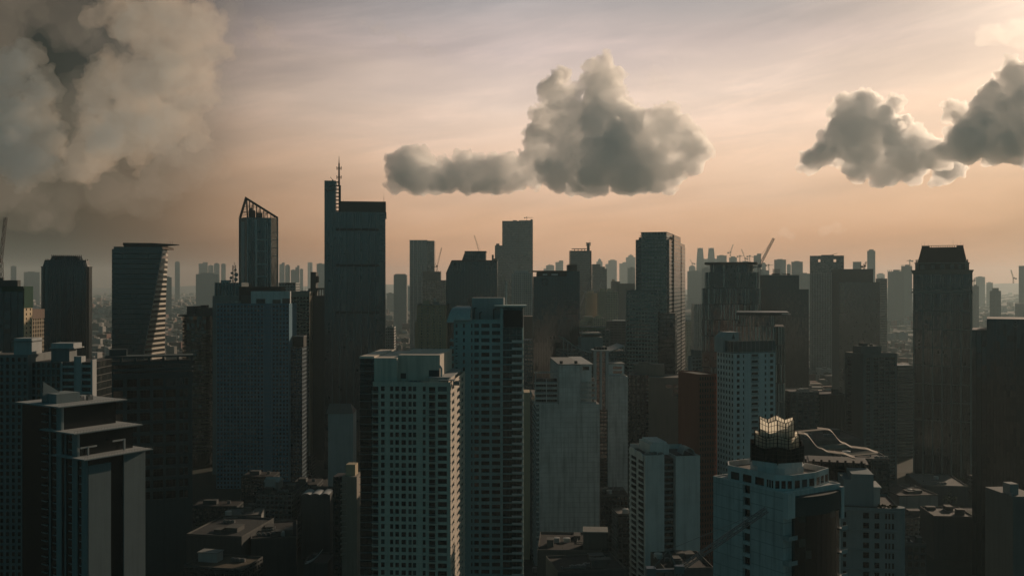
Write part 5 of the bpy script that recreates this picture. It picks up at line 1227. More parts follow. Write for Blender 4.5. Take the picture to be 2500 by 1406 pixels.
# ---- twin fin-clad towers with canopy roofs
def fin_tower(label, x0, x1, yc0, yc1, tiers, Y, seed):
    b = Bld('office_tower', label, x0, x1, Y, rot=-13, dep=40, cat='tower')
    rr = random.Random(seed); w = b.w; n = 10
    FT = curtain('fin_tower_glass', 1.3, 3.8, (.010, .015, .016), (.03, .033, .032), (.018, .022, .022), lw=.12, bw=.3, blinds=.16)
    FIN = flat('stone_fin', (.62, .60, .54), .7); FIND = flat('stone_fin_dark', (.30, .31, .29), .7)
    def plan(ua, ub, v0, r):
        return [(ua, v0)]+[(ub-r+r*math.sin(math.pi/2*i/6), v0+r-r*math.cos(math.pi/2*i/6)) for i in range(7)]+[(ub, 38), (ua, 38)]
    prev = 0
    for k, (ua_, ub_, ytop, ybot, v0) in enumerate(tiers):
        mb = MB(); ua, ub = b.U(ua_), b.U(ub_); za, zb_ = (0 if ybot is None else b.Z(ybot)), b.Z(ytop)
        mb.prism(plan(ua, ub, v0, 9 if k else 4), za, zb_-.003*(k+1), FT); o = b.part('curtain_wall', mb)
        fm = MB(); u = ua+.4; L = ub-9 if k else ub-4
        levels = [za]+[]; z = zb_; step = 15.2
        while z > max(za, zb_-190):
            z0 = max(za, z-step); u = ua+.3
            while u < L:
                if rr.random() < .62: 
                    wd = rr.uniform(.5, 1.1); fm.box(u, u+wd, v0-rr.uniform(.5, .9), v0-.004, z0+.4, z-.4, FIN if rr.random() < .55 else FIND)
                u += rr.uniform(2.4, 3.4)
            for i in range(1, 7):
                a = math.pi/2*i/6.5; rc = 9 if k else 4
                if rr.random() < .8: x, y = ub-rc+rc*math.sin(a), v0+rc-rc*math.cos(a); fm.box(x-.1, x+.55, y-.6, y+.1, z0+.4, z-.4, FIN if rr.random() < .4 else FIND)
            fm.box(ua, L, v0-.25, v0-.005, z-.35, z+.35, STEEL) if z < zb_ else None
            z = z0
        b.part('stone_fins', fm, o)
    mb = MB(); zc = b.Z(yc1); mb.prism(plan(0, w, -3, 8), zc, b.Z(yc0), STEEL); mb.prism([(w/2+(x-w/2)*1.0, y-.3) for x, y in plan(.5, w-.5, -3.2, 8)], b.Z(yc0)+.003, b.Z(yc0)+.45, GALV); b.part('canopy_roof', mb)
    return b
fin_tower('fin-clad office tower with a wide flat canopy roof, tallest of the fin-clad pair', 1720, 1851, 641.5, 646, [(1721, 1852, 665, 704, 0), (1714, 1857, 704, None, -2), (1733, 1838, 646, 665, 4)], 950, 3)
b = fin_tower('shorter fin-clad tower with canopy roof and bright edge, half hiding its twin', 1797, 1928, 763, 769, [(1808, 1892, 769, 796, 2), (1797, 1916, 796, None, -1)], 800, 8)
p = MB(); p.box(b.U(1908), b.U(1930), -4, -3.4, b.Z(766.5), b.Z(765), LIGHTM); b.part('bright_edge', p)

# ---- big dark plain tower with rooftop crane
Y = 1120
b, zt = tower('office_tower', 'plain dark slab tower with a cooling-tower box and tall crane on its roof', 1855, 1951, 673, Y, curtain('plain_dark_glass', 1.6, 3.8, (.009, .016, .018), (.013, .02, .022), (.011, .018, .02), lw=.1, bw=.3, blinds=.02, var=.35), rot=-15, dep=40, cat='tower')
p = MB(); p.box(-.3, b.w+.3, -.4, b.d, zt+.003, zt+.9, GREYW); p.box(b.w+.003, b.U(1975), 4, 36, 0, b.Z(706), MATS['plain_dark_glass']); b.part('side_wing', p)
p = MB(); ua = b.U(1885)
for i in range(6): p.cyl(ua+1.2+i*1.35, 10, zt+.9, b.Z(656.5), .5, GALV, 8)
p.box(ua, b.U(1903), 8, 14, zt+.9, b.Z(668), STEEL); p.box(ua-1, b.U(1905), 7, 15, b.Z(670), b.Z(669), STEEL); b.part('cooling_tower', p)
p = MB(); p.bar((b.U(1911), 8, b.Z(669)), (b.U(1929), 8, b.Z(669)), .5, STEEL); p.box(b.U(1922), b.U(1929), 7, 9, zt+.9, b.Z(668), STEEL); p.bar((b.U(1911), 8, b.Z(669)), (b.U(1908.5), 8, b.Z(665.5)), .3, STEEL); b.part('cleaning_crane', p)
crane('big luffing crane rising steeply right of the tall canopy tower', px(1854, 676, Y+8), px(1853, 652, Y+8), px(1889, 582, Y+12), GALV, w=2.6, back=9)

# ---- grey tower with two roof portholes, portal-framed dark block
Y = 1900
b = Bld('office_tower', 'grey tower with two square sky holes near its flat top', 1977, 2059, Y, rot=-18, dep=40, cat='tower')
zt = b.Z(624.5); zb = b.Z(666); w = b.w; G5 = curtain('grey_stripe_dark', 2.4, 3.8, (.02, .03, .033), (.05, .06, .062), (.04, .05, .052), lw=.2, bw=.35)
G6 = curtain('grey_stripe_pale', 3.0, 3.8, (.03, .04, .042), (.18, .19, .185), (.12, .13, .13), lw=.45, bw=.3)
za, zz = b.Z(640), b.Z(632.5)
hs = [(b.U(1997), b.U(2003)), (b.U(2035), b.U(2041.5))]
b.main.box(0, w, 0, b.d, 0, zb, G6); b.finish('curtain_wall')
p = MB(); p.box(0, w, 0, b.d, zb+.003, za, G5); p.box(0, w, 0, b.d, zz, zt, G5)
for ua, ub in ((0, hs[0][0]), (hs[0][1], hs[1][0]), (hs[1][1], w)): p.box(ua, ub, .003, b.d, za, zz, G5)
b.part('dark_crown', p)
p = MB(); p.box(-.003+b.w, b.w+1.2, 2, 4, b.Z(680), zt, LIGHTM); p.box(b.U(2005), b.U(2036), 6, 26, zt+.003, zt+1.6, STEEL); p.bar((b.U(2030), 10, zt+1.6), (b.U(2044), 10, zt+4.6), .4, STEEL); b.part('roof_gantry', p)
Y = 1550
b = Bld('office_block', 'wide dark portal-framed block in front of the porthole tower', 2031, 2132, Y, rot=-19, dep=36, cat='office block')
zt = b.Z(657); PF = flat('portal_frame_dark', (.022, .034, .038), .5)
b.main.box(0, b.w, 2, b.d, 0, zt, PF); b.finish('wall')
p = MB(); p.box(b.U(2049), b.U(2148), -8, 2-.003, 0, b.Z(689), curtain('portal_glass', 1.7, 3.8, (.014, .02, .022), (.028, .036, .038), (.020, .028, .03), lw=.12, bw=.3, var=.8)); b.part('curtain_wall', p)
p = MB(); gm = glass('gold_reflection_tint', (.10, .085, .045), .12, .5, (.22, .18, .10)); p.box(b.U(2051), b.U(2061), -8.3, -8.004, b.Z(765), b.Z(692), curtain('gold_reflection_strip', 1.4, 3.8, (.09, .085, .055), (.03, .035, .035), None, lw=.2, hw=.15, blinds=.5)); b.part('gold_reflection_strip', p)  # golden reflection painted into the pane colour
b, zt = tower('apartment_block', 'finely striped slab right of the dark portal-framed block', 2138, 2166, 681, 2000, curtain('fine_stripes', 9, 3.4, (.03, .04, .042), (.10, .11, .11), (.14, .15, .145), lw=.02, bw=.42), rot=-21, dep=30, cat='apartment block'); roof_clutter(b, zt, 3, 6, 1)

# ---- mansard-roofed tower
Y = 900
b = Bld('hotel_tower', 'dark tower with sloped mansard roof, corner cornices and gridded pilasters', 2229, 2372, Y, rot=-24, cat='tower')
zc, w = b.Z(662), b.w; d = 44; b.d = d
MS = curtain('mansard_tower_glass', 2.0, 3.4, (.007, .012, .013), (.02, .026, .026), (.028, .036, .035), lw=.1, bw=.24, blinds=.05)
ST = flat('dark_stone_trim', (.16, .185, .175), .7)
b.main.box(0, w, 0, d, 0, zc, MS); b.finish('curtain_wall')
p = MB()
for i in range(7):
    u = .6+(w-1.2)*i/6; p.box(u-.55, u+.55, -.9, -.004, 0, b.Z(716), ST); p.box(u-.5, u+.5, -1.1, -.004, b.Z(706), zc-3, ST)
for i in range(5): v = 2+(d-4)*i/4; b.fbox(p, 'R', v-.5, v+.5, .004, .8, 0, zc-2, ST)
b.part('pilaster', p)
lg = MB(); lg.box(-.4, w+.4, -1.0, -.9, 0, .7, ST); b.copies('floor_band', lg.mesh('floor_band'), [(0, 0, b.Z(y)) for y in (760, 804, 848, 892, 936, 980, 1024)])
p = MB(); sp_ = lambda z0, h, o: p.box(-o, w+o, -o, d, z0, z0+h, ST)
sp_(b.Z(716), 1.8, 1.3); sp_(b.Z(707), .8, .9)
p.loft([[(-.2, -.2, zc+.003-3), (w+.2, -.2, zc-3), (w+.2, d, zc-3), (-.2, d, zc-3)], [(-2, -2, zc+1), (w+2, -2, zc+1), (w+2, d, zc+1), (-2, d, zc+1)]], ST); b.part('cornice', p)
p = MB(); za, zr = zc+1.003, b.Z(641); ua, ub = b.U(2234), b.U(2366)
p.box(ua, ub, 1.4, d-2, za, zr-1.2, wall('attic_stone', (.05, .055, .05), .2)); p.box(ua-.4, ub+.4, 1, d-1.6, zr-1.2, zr-.1, ST)
for x in (2237, 2241, 2358, 2362): p.box(b.U(x)-.5, b.U(x)+.5, .6, 1.4, za, zr+2.6, ST)
b.part('attic_storey', p)
wn = MB(); wn.box(-1.7, 1.7, 1.32, 1.397, 0, 4.2, GLB); wn.box(-.1, .1, 1.28, 1.32, 0, 4.2, ST); b.copies('attic_window', wn.mesh('attic_window'), [(b.U(x), 0, za+.6) for x in (2252, 2277, 2301, 2325, 2345)])
p = MB(); ra = [(b.U(2240), 2), (b.U(2361), 2), (b.U(2361), d-3), (b.U(2240), d-3)]; rb_ = [(b.U(2249.5), 8), (b.U(2352.5), 8), (b.U(2352.5), d-9), (b.U(2249.5), d-9)]; zq = b.Z(604)
p.loft([[(x, y, zr) for x, y in ra], [(x, y, zq) for x, y in rb_]], flat('mansard_slate', (.012, .014, .014), .75)); b.part('mansard_roof', p)
p = MB(); ua, ub = rb_[0][0], rb_[1][0]; p.box(ua, ua+6.5, 8, d-9, zq+.003, zq+1.6, STEEL); p.box(ub-5.5, ub, 8, d-9, zq+.003, zq+1.6, STEEL); p.box(ua, ub, 8, 8.4, zq+1.3, zq+1.7, STEEL)
for i in range(13): u = ua+6.5+(ub-ua-12)*i/12; p.box(u-.25, u+.25, 8, 8.4, zq+.003, zq+1.3, STEEL)
b.part('roof_balustrade', p)
for x, h in ((2249.5, 2.6), (2256, 4.2), (2266, 2), (2327, 6.5), (2337, 2.4), (2346, 4.6), (2352, 2.8)): b.antenna(b.U(x), 9, zq+1.6, h, STEEL, .09)

# ---- black block at the right edge
Y = 600
b = Bld('office_block', 'near-black block with a pale ring emblem, cut by the frame edge', 2409, 2580, Y, rot=-26, dep=40, cat='office block')
zt = b.Z(778); BK = curtain('near_black_glass', 1.8, 3.7, (.005, .008, .008), (.01, .012, .012), (.010, .014, .014), lw=.05, bw=.12, blinds=.01, var=.4)
b.main.box(0, b.w, 0, b.d, 0, zt, BK); b.finish('curtain_wall')
p = MB(); p.box(b.U(2373), -.003, 3, 36, 0, b.Z(806), curtain('near_black_side', 3.0, 3.7, (.006, .01, .01), (.018, .022, .022), (.018, .022, .022), lw=.1, bw=.3, blinds=.02)); b.part('left_shoulder', p)
em = MB(); EM2 = flat('pale_emblem', (.12, .13, .12), .5); cu, cz = b.U(2479), b.Z(789); n = 16
for k, (rz, zo) in enumerate(((1.0, .85), (1.15, -.95))):
    em.loft([[(cu+rz*q*math.cos(a), yy, cz+zo+rz*q*math.sin(a)) for q, yy in ((1, -.25), (.72, -.25), (.72, -.05), (1, -.05))] for a in [2*math.pi*i/n for i in range(n+1)]], EM2, cap=False)
b.part('emblem', em)

# ---- slab flats, striped low slab, grey low offices
Y = 850
b = Bld('apartment_tower', 'dim grey slab of flats with a pale left side, left of the mansard tower', 2107, 2190, Y, rot=16, side=2062, cat='apartment tower')
zt = b.Z(864); rows = 34; sh = 3.2; zb = zt-3-sh*rows; G7 = wall('dim_grey_render', (.13, .145, .14), .3)
b.facade('F', zb, zt-3, rows, cols_px(b, [(2115,2124), (2133,2144), (2147,2158), (2161,2171), (2174,2185)]), G7, GLB, FRD, hf=(.28, .85), depth=.6)
b.facade('L', zb, zt-3, rows, [(b.d*.62, b.d*.86)], G7, GLB, FRD, hf=(.3, .8), depth=.6)
b.main.poly([(0,0,zt-3), (b.w,0,zt-3), (b.w,0,zt), (0,0,zt)], G7); b.main.poly([(0,0,zt-3), (0,b.d,zt-3), (0,b.d,zt), (0,0,zt)], G7); b.main.box(0, b.w, 0, b.d, 0, zb-.003, G7); b.rest(zb, zt, G7, 'RB', roofm=ROOFM); b.finish('wall', 100)
p = MB(); p.box(1, b.w*.62, 4, 16, zt+.003, b.Z(846), G7); p.box(4, 9, 6, 12, b.Z(846), b.Z(838), DARKW); p.cyl(14, 8, b.Z(846), b.Z(842), 1.6, STEEL); b.part('plant_room', p)
b, zt = tower('apartment_block', 'low slab with curved pale stripes tucked left of the mansard tower', 2192, 2232, 893, 1010, curtain('pale_stripes', 9, 3.3, (.02, .026, .027), (.08, .09, .09), (.15, .165, .16), lw=.02, bw=.4), dep=20, cat='apartment block', rot=10)
p = MB(); p.box(0, b.w*.8, -.6, 8, zt+.003, zt+.7, LIGHTM); b.part('roof_edge', p)
b, zt = tower('office_block', 'low grey office with dim window rows under the plain dark slab tower', 1930, 2000, 958, 830, curtain('low_grey_rows', 5, 3.6, (.012, .016, .017), (.09, .10, .10), (.09, .10, .10), lw=.35, bw=.4), dep=26, cat='office block', rot=8); roof_clutter(b, zt, 3, 21, .8)
b, zt = tower('office_block', 'low near-black office right of the low grey one', 2002, 2064, 964, 840, curtain('near_black_side', 3.0, 3.7), dep=26, cat='office block', rot=8); roof_clutter(b, zt, 2, 22, .8, DARKW)
b = Bld('office_block', 'narrow grey office with dark window rows, right of the stepped stone tower', 1686, 1717, 960, rot=4, side=1680, cat='office block')
zt = b.Z(870); b.facade('F', zt-3.5*26, zt, 26, [(b.w*.16, b.w*.34), (b.w*.4, b.w*.6), (b.w*.66, b.w*.84)], PALE, GLB, FRD, hf=(.3, .75)); b.main.box(0, b.w, 0, b.d, 0, zt-91.003, PALE); b.rest(zt-91, zt, PALE, 'LRB', roofm=ROOFM); b.finish('wall', 78)
p = MB(); p.box(b.w*.3, b.w*.9, 3, 14, zt+.003, b.Z(855), GREYW); b.part('plant_room', p)
b, zt = tower('apartment_block', 'hazy pale block with balconies between the stone tower and the canopy tower', 1676, 1708, 785, 1900, CRM, dep=26, cat='apartment block', rot=6); roof_clutter(b, zt, 3, 31, 1)
b, zt = tower('office_block', 'bluish ribbed block beside the left edge of the tall canopy tower', 1694, 1715, 742, 1800, curtain('ribbed_pale', 3.2, 3.6), dep=26, cat='office block')
b, zt = tower('apartment_block', 'wall corner with two chimney stubs at the lower frame edge', 2473, 2540, 1212, 330, wall('dim_grey_render', (.13, .145, .14), .3), dep=16, cat='apartment block', part='wall', rot=6)
p = MB(); p.box(b.U(2479), b.U(2500), 3, 7, zt+.003, b.Z(1186), GREYW); p.box(.0, 1.2, 1, 2.2, zt+.003, b.Z(1205), GREYW); b.part('chimney', p)
# ================================================================ far skyline in the haze
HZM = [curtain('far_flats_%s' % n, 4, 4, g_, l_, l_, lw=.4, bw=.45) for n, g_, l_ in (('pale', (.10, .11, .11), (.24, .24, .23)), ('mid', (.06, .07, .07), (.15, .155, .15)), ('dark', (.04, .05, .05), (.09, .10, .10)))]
def far(label, x0, x1, y, Y, kind='flat', tone=1, name='hazy_tower'):
    Y *= 2.1
    b = Bld(name, label, x0, x1, Y, rot=-math.degrees(math.atan(((x0+x1)/2-CX)/F)), dep=max(18, (x1-x0)/F*Y*.8), cat='tower', group='towers fading in the haze')
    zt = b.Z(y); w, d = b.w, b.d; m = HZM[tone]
    if kind == 'twin':   # rounded shoulders with horned top
        n = 6; zz = [0, zt*.55]+[zt*.55+(zt*.45-8)*i/n for i in range(1, n+1)]
        rg = [[(o_, o_, z), (w-o_, o_, z), (w-o_, d-o_, z), (o_, d-o_, z)] for z, o_ in [(z, 0 if i < 2 else w*.16*((i-1)/n)**2.2) for i, z in enumerate(zz)]]
        b.main.loft(rg, m)
        b.finish('wall'); p = MB()
        for sx in (w*.16, w*.84-3): p.box(sx, sx+3, w*.16, w*.3, zt-8+.003, zt, m)
        p.box(w*.35, w*.65, w*.3, w*.5, zt-8+.003, zt-4, m); b.part('roof_horn', p); return b
    if kind == 'step': b.main.box(0, w, 0, d, 0, zt-9, m); b.finish('wall'); p = MB(); p.box(w*.22, w*.8, d*.1, d*.8, zt-9+.003, zt, m); b.part('upper_storey', p); return b
    if kind == 'stepl': b.main.box(0, w, 0, d, 0, zt-14, m); b.finish('wall'); p = MB(); p.box(w*.45, w, d*.1, d*.8, zt-14+.003, zt, m); b.part('upper_storey', p); return b
    if kind == 'dome':
        b.main.box(0, w, 0, d, 0, zt-w*.35, m); b.finish('wall'); p = MB(); n = 8
        p.loft([[(w/2+w/2*math.cos(math.pi*i/n), v, zt-w*.35+w*.35*math.sin(math.pi*i/n)+.003) for i in range(n+1)] for v in (0, d)], m); b.part('vault_roof', p); return b
    if kind == 'spire':
        b.main.box(0, w, 0, d, 0, zt-26, m); b.finish('wall'); p = MB(); p.box(w*.25, w*.8, d*.2, d*.8, zt-26+.003, zt-8, m); p.loft([[(w*.35, d*.3, zt-8), (w*.7, d*.3, zt-8), (w*.7, d*.6, zt-8), (w*.35, d*.6, zt-8)], [(w*.5, d*.4, zt+6), (w*.54, d*.4, zt+6), (w*.54, d*.44, zt+6), (w*.5, d*.44, zt+6)]], m); b.part('spire', p); return b
    b.main.box(0, w, 0, d, 0, zt, m); b.finish('wall')
    if kind == 'flat': p = MB(); p.box(w*.25, w*.7, d*.2, d*.7, zt+.003, zt+4.5, m); b.part('plant_room', p)
    if kind == 'fins':
        p = MB()
        for i in range(9): p.box(w*i/9, w*i/9+w*.04, 0, 2, zt+.003, zt+7, m)
        p.box(w*.35, w*.75, 3, d*.6, zt+.003, zt+8, m); b.part('roof_fin', p)
    if kind == 'pole': p = MB(); p.bar((w*.45, d*.4, zt), (w*.45, d*.4, zt+22), .9, m); p.box(w*.2, w*.8, d*.2, d*.7, zt+.003, zt+6, m); b.part('pole', p)
    return b
for a in [
 ('faint slim tower in brown haze left of the twin-crown tower', 26, 40, 650, 4200, 'flat', 1),
 ('faint long low block in brown haze beside the twin-crown tower', 58, 97, 664, 4300, 'flat', 1),
 ('faint round-topped tower alone right of the leaning striped tower', 427, 439, 638, 4600, 'dome', 1),
 ('dim slim block low right of the leaning striped tower', 402, 419, 677, 2500, 'flat', 1),
 ('broad faint block, widest of the haze group left of the lattice-crowned tower', 485, 507, 640, 4800, 'stepl', 1),
 ('low faint link block inside the haze group left of the lattice crown', 508, 521, 648, 4900, 'flat', 1),
 ('faint domed tower beside the low link block', 522, 536, 642, 4800, 'dome', 1),
 ('second faint domed tower, just left of the radio mast', 540, 551, 643, 4700, 'dome', 1),
 ('faint low mass under the broad block in the left haze', 478, 534, 666, 3300, 'step', 1),
 ('pale thin tower just right of the lattice-crowned tower', 682, 695, 641, 4300, 'stepl', 0),
 ('pale tower with a darker side, second right of the lattice crown', 696, 708, 646, 4000, 'step', 1),
 ('low pale block between the haze towers right of the lattice crown', 710, 722, 659, 3900, 'flat', 1),
 ('notched pale tower midway between lattice-crowned and spired towers', 721, 731, 648, 3800, 'stepl', 1),
 ('pale short tower right of the notched one', 732, 740, 657, 4200, 'flat', 0),
 ('very faint tower behind the slim stair turret pole', 751, 763, 641, 6000, 'flat', 0),
 ('pale broad tower touching the spired dark tower', 773, 792, 644, 3500, 'flat', 0),
 ('dim block behind the lone slim hazy tower', 944, 962, 716, 2900, 'flat', 1),
 ('low pale block right of the lone slim hazy tower', 992, 1001, 700, 3000, 'flat', 0),
 ('faint block with a thin pole above the open roof frame', 1333, 1353, 648, 4300, 'pole', 1),
 ('faint taller block right of the poled one above the roof frame', 1356, 1375, 636, 4200, 'stepl', 0),
 ('faint thin tower stub behind the poled block', 1327, 1333, 656, 5200, 'flat', 0),
 ('faint spired tower right of the helipad tower', 1456, 1471, 632, 4600, 'spire', 0),
 ('faint low wing left of the peaked broad tower', 1478, 1486, 645, 5000, 'flat', 0),
 ('faint broad tower with a peaked roof left of the stepped stone tower', 1485, 1506, 634, 4700, 'step', 0),
 ('faint middle block between the peaked tower and twin spires', 1512, 1529, 640, 5000, 'stepl', 0),
 ('tall faint twin-spired block touching the stepped stone tower', 1528, 1551, 622, 4900, 'spire', 0),
 ('pale ribbed block in front of the twin-spired haze tower', 1532, 1551, 655, 2900, 'fins', 1),
 ('left one of two horn-topped rounded twin towers', 1700, 1719, 604, 4000, 'twin', 1),
 ('right one of two horn-topped rounded twin towers', 1727, 1746, 604, 4000, 'twin', 1),
 ('low faint block with cranes left of the horned twins', 1682, 1698, 648, 4400, 'dome', 0),
 ('wide haze podium under the horned twin towers', 1678, 1716, 662, 3300, 'flat', 1),
 ('pale ribbed slab below the horned twins beside the canopy tower', 1713, 1733, 656, 2500, 'fins', 1),
 ('low haze block joining the right horned twin', 1718, 1752, 632, 4600, 'flat', 1),
 ('square grey haze tower right of the horned twins', 1750, 1774, 624, 3900, 'flat', 1),
 ('grey haze tower with a crane above it, over the canopy roof', 1780, 1799, 626, 3800, 'step', 1),
 ('low unfinished haze block under small cranes over the canopy roof', 1800, 1836, 640, 3600, 'fins', 1),
 ('haze tower with flared cap behind the big luffing crane', 1840, 1858, 619, 3500, 'stepl', 1),
 ('stepped low haze block right of the big luffing crane', 1859, 1870, 641, 3700, 'step', 1),
 ('pale striped block behind the plain dark slab tower', 1838, 1878, 660, 2100, 'flat', 0),
 ('broad haze tower behind the cooling-tower box', 1890, 1919, 634, 3300, 'flat', 1),
 ('thin low haze tower between two broad ones', 1921, 1931, 646, 3700, 'flat', 0),
 ('broad haze tower left of the porthole tower', 1932, 1960, 639, 3100, 'flat', 1),
 ('low haze mass at the foot of the porthole tower', 1950, 1979, 668, 2900, 'flat', 1),
 ('round haze drum tower above the portal-framed block', 2082, 2103, 639, 2500, 'none', 2),
 ('tall slim haze tower right of the portal-framed block', 2117, 2137, 609, 3000, 'step', 1),
 ('faint pyramid-stepped block right of the tall slim haze tower', 2140, 2160, 667, 4600, 'step', 1),
 ('grey fin-roofed haze tower left of the mansard tower', 2167, 2207, 663, 2050, 'fins', 1),
 ('pale haze tower with a hammerhead crane left of the mansard tower', 2200, 2227, 650, 2400, 'fins', 1),
 ('haze tower right of the mansard tower', 2382, 2405, 676, 3500, 'flat', 1),
 ('dim slim tower hugging the mansard tower on its right', 2374, 2390, 698, 1600, 'flat', 1),
 ('dim rounded tower alone in the gap above the black block', 2416, 2444, 703, 1500, 'step', 1),
 ('grey tower edge high at the right frame edge', 2487, 2520, 649, 2200, 'none', 1),
 ('low grey block under the high tower at the right frame edge', 2478, 2515, 741, 1700, 'none', 1),
 ('low faint block between haze towers above the black block', 2408, 2424, 690, 3600, 'flat', 1)]:
    far(*a)
for (lab, bx, by, tx, ty, jx, jy, Yc, kd) in [
 ('thin luffing crane on the haze tower over the canopy roof', 1783, 626, 1783, 617, 1790, 597, 3790, 'luffing'),
 ('small hammerhead crane over the canopy roof, left of two', 1806, 641, 1806, 626, 1814, 625, 3590, 'hammer'),
 ('small hammerhead crane beside the flared haze tower', 1830, 641, 1830, 626, 1840, 627, 3580, 'hammer'),
 ('slim leaning crane boom between the small hammerhead cranes', 1820, 641, 1819, 632, 1810, 608, 3600, 'luffing'),
 ('small crane standing before the cooling-tower box', 1877, 660, 1876, 648, 1888, 647, 2090, 'hammer'),
 ('tiny crane over the domed haze block left of the horned twins', 1690, 648, 1690, 644, 1685, 634, 4390, 'luffing'),
 ('reddish small crane right of the haze drum tower', 2110, 657, 2110, 651, 2115, 639, 1270, 'luffing'),
 ('hammerhead crane over the pale tower left of the mansard roof', 2221, 650, 2221, 637, 2213, 636.5, 2390, 'hammer'),
 ('thin crane in haze near the right frame edge', 2474, 692, 2474, 680, 2468, 659, 2600, 'luffing'),
 ('small crane peeping right of the mansard tower', 2378, 698, 2378, 686, 2381, 678, 1590, 'luffing')]:
    Yc = Yc*2.1 if Yc > 1300 else Yc
    crane(lab, px(bx, by, Yc), px(tx, ty, Yc), px(jx, jy, Yc+2), STEEL, kind=kd, w=1.2*Yc/1500+.6, back=3*Yc/1500+2)

# ---- distant hills and the low-rise carpet of the far city
mb = MB(); rr = random.Random(2); n = 90; mh = flat('far_hills', (.05, .06, .055), .95)
rings = []
for i in range(n+1):
    x = -14500+29000*i/n; h = 60+70*abs(math.sin(i*.21+1))+40*math.sin(i*.53)+20*rr.random()
    rings.append([(x, 17500, -2), (x, 18800, h), (x, 20500, -2)])
mb.loft(rings, mh, closed=True, cap=False); hl = link('hills', mb.mesh('hills')); hl['kind'] = 'structure'
lowm = [wall('low_block_%d' % i, c, .3) for i, c in enumerate(((.13, .13, .12), (.2, .19, .17), (.08, .08, .08), (.26, .23, .19), (.16, .08, .06), (.30, .30, .29)))]
mb = MB(); rr = random.Random(5)
for i in range(9000):
    Yl = 1500*math.exp(rr.random()*2.3); xl = rr.uniform(-.60, .60)*Yl
    s_ = 1+Yl/6000; wx, wy, h = rr.uniform(7, 22)*s_, rr.uniform(8, 22)*s_, rr.choice((5, 6, 7, 8, 9, 11, 13, 16, 24))*rr.uniform(.8, 1.4)
    o_ = len(mb.v); mb.box(xl, xl+wx, Yl, Yl+wy, -.5, h, rr.choice(lowm))
    if h > 15: mb.box(xl+wx*.3, xl+wx*.6, Yl+1, Yl+wy*.5, h+.003, h+2.5, lowm[1])
lo = link('low_rise_district', mb.mesh('low_rise_district')); lo['kind'] = 'stuff'; lo['label'] = 'carpet of low hazy rooftops stretching to the horizon'; lo['category'] = 'district'
# far greenery
mb = MB(); lf = flat('park_leaves', (.045, .07, .035), .9)
for i in range(7000):
    if i % 10 == 0: Yl = 1200*math.exp(rr.random()*1.5); xl = rr.uniform(-.58, .58)*Yl; tall = rr.uniform(5, 12)
    c = Vector((xl+rr.gauss(0, 5), Yl+rr.gauss(0, 5), rr.uniform(2, tall))); s_ = rr.uniform(1.6, 3.6)
    a = Vector((rr.gauss(0, 1), rr.gauss(0, 1), rr.gauss(0, 1))).normalized()*s_; q = Vector((rr.gauss(0, 1), rr.gauss(0, 1), rr.gauss(0, 1))).normalized()*s_
    mb.poly((c-a, c-q, c+a, c+q), lf)
gr = link('park_greenery', mb.mesh('park_greenery')); gr['kind'] = 'stuff'; gr['label'] = 'dim tree canopy among the far low rooftops'; gr['category'] = 'greenery'
# ================================================================ low blocks between the towers, colours darkened to hold the street shade
def low(label, x0, x1, yt, Y, mat, rot=0, dep=24, roofm=None, name='low_block', clutter=4, seed=1, par=.9):
    b = Bld(name, label, x0, x1, Y, rot, dep, None, 'low block')
    zt = b.Z(yt); b.main.box(0, b.w, 0, b.d, 0, zt, mat); b.finish('wall')
    rm = MB(); rm.box(.4, b.w-.4, .4, b.d-.4, zt+.003, zt+.05, roofm or flat('shade_dark_roof', (.035, .037, .037), .9, var=.7)); b.part('roof', rm)
    roof_clutter(b, zt+.05, clutter, seed, par, wall('shade_dark_concrete', (.10, .105, .10), .4), hmax=3.5)  # roof concrete darkened in colour for the shadowed city floor
    return b, zt
FL = curtain('flats_dim', 2.6, 3.1, (.01, .014, .015), (.05, .06, .06), (.05, .06, .06), lw=.3, bw=.35)
FL2 = curtain('flats_pale', 3.0, 3.1, (.012, .016, .016), (.13, .14, .14), (.13, .14, .14), lw=.3, bw=.42, roof=(.03, .03, .03))
# blank pale block with a pitched roof
b, zt = tower('low_block', 'blank pale slab wall with a brown pitched roof, left of the white condominium', 801, 862, 1010, 690, PALE, rot=3, dep=22, cat='low block', part='wall')
p = MB(); p.loft([[(-1.5, -.4, zt+.003), (-1.5, b.d, zt+.003), (-.5, b.d*.5, zt+6)], [(b.w+.2, -.4, zt+.003), (b.w+.2, b.d, zt+.003), (b.w-3, b.d*.5, zt+6)]], wall('brown_roof_tiles', (.20, .15, .13), .3)); b.part('pitched_roof', p)
# slim flats with balconies
b, zt = tower('low_block', 'slim tan flats with rounded balconies just left of the louvred wing', 835, 871, 1163, 540, wall('tan_render', (.30, .27, .23), .35), rot=-4, dep=14, cat='low block', part='wall')
p = MB(); p.box(b.U(841), b.U(864), 3, 10, zt+.003, b.Z(1136), CREAM); b.part('penthouse', p)
p = MB(); p.box(b.U(811), -.003, 2, 13, 0, zt-.5, FL); b.part('side_wing', p)
bl = MB(); bl.box(-.6, 2.8, -1.3, -.004, 0, .9, wall('tan_render', (.30, .27, .23))); b.copies('balcony', bl.mesh('balcony'), [(0, 0, zt-4-3*i) for i in range(14)])
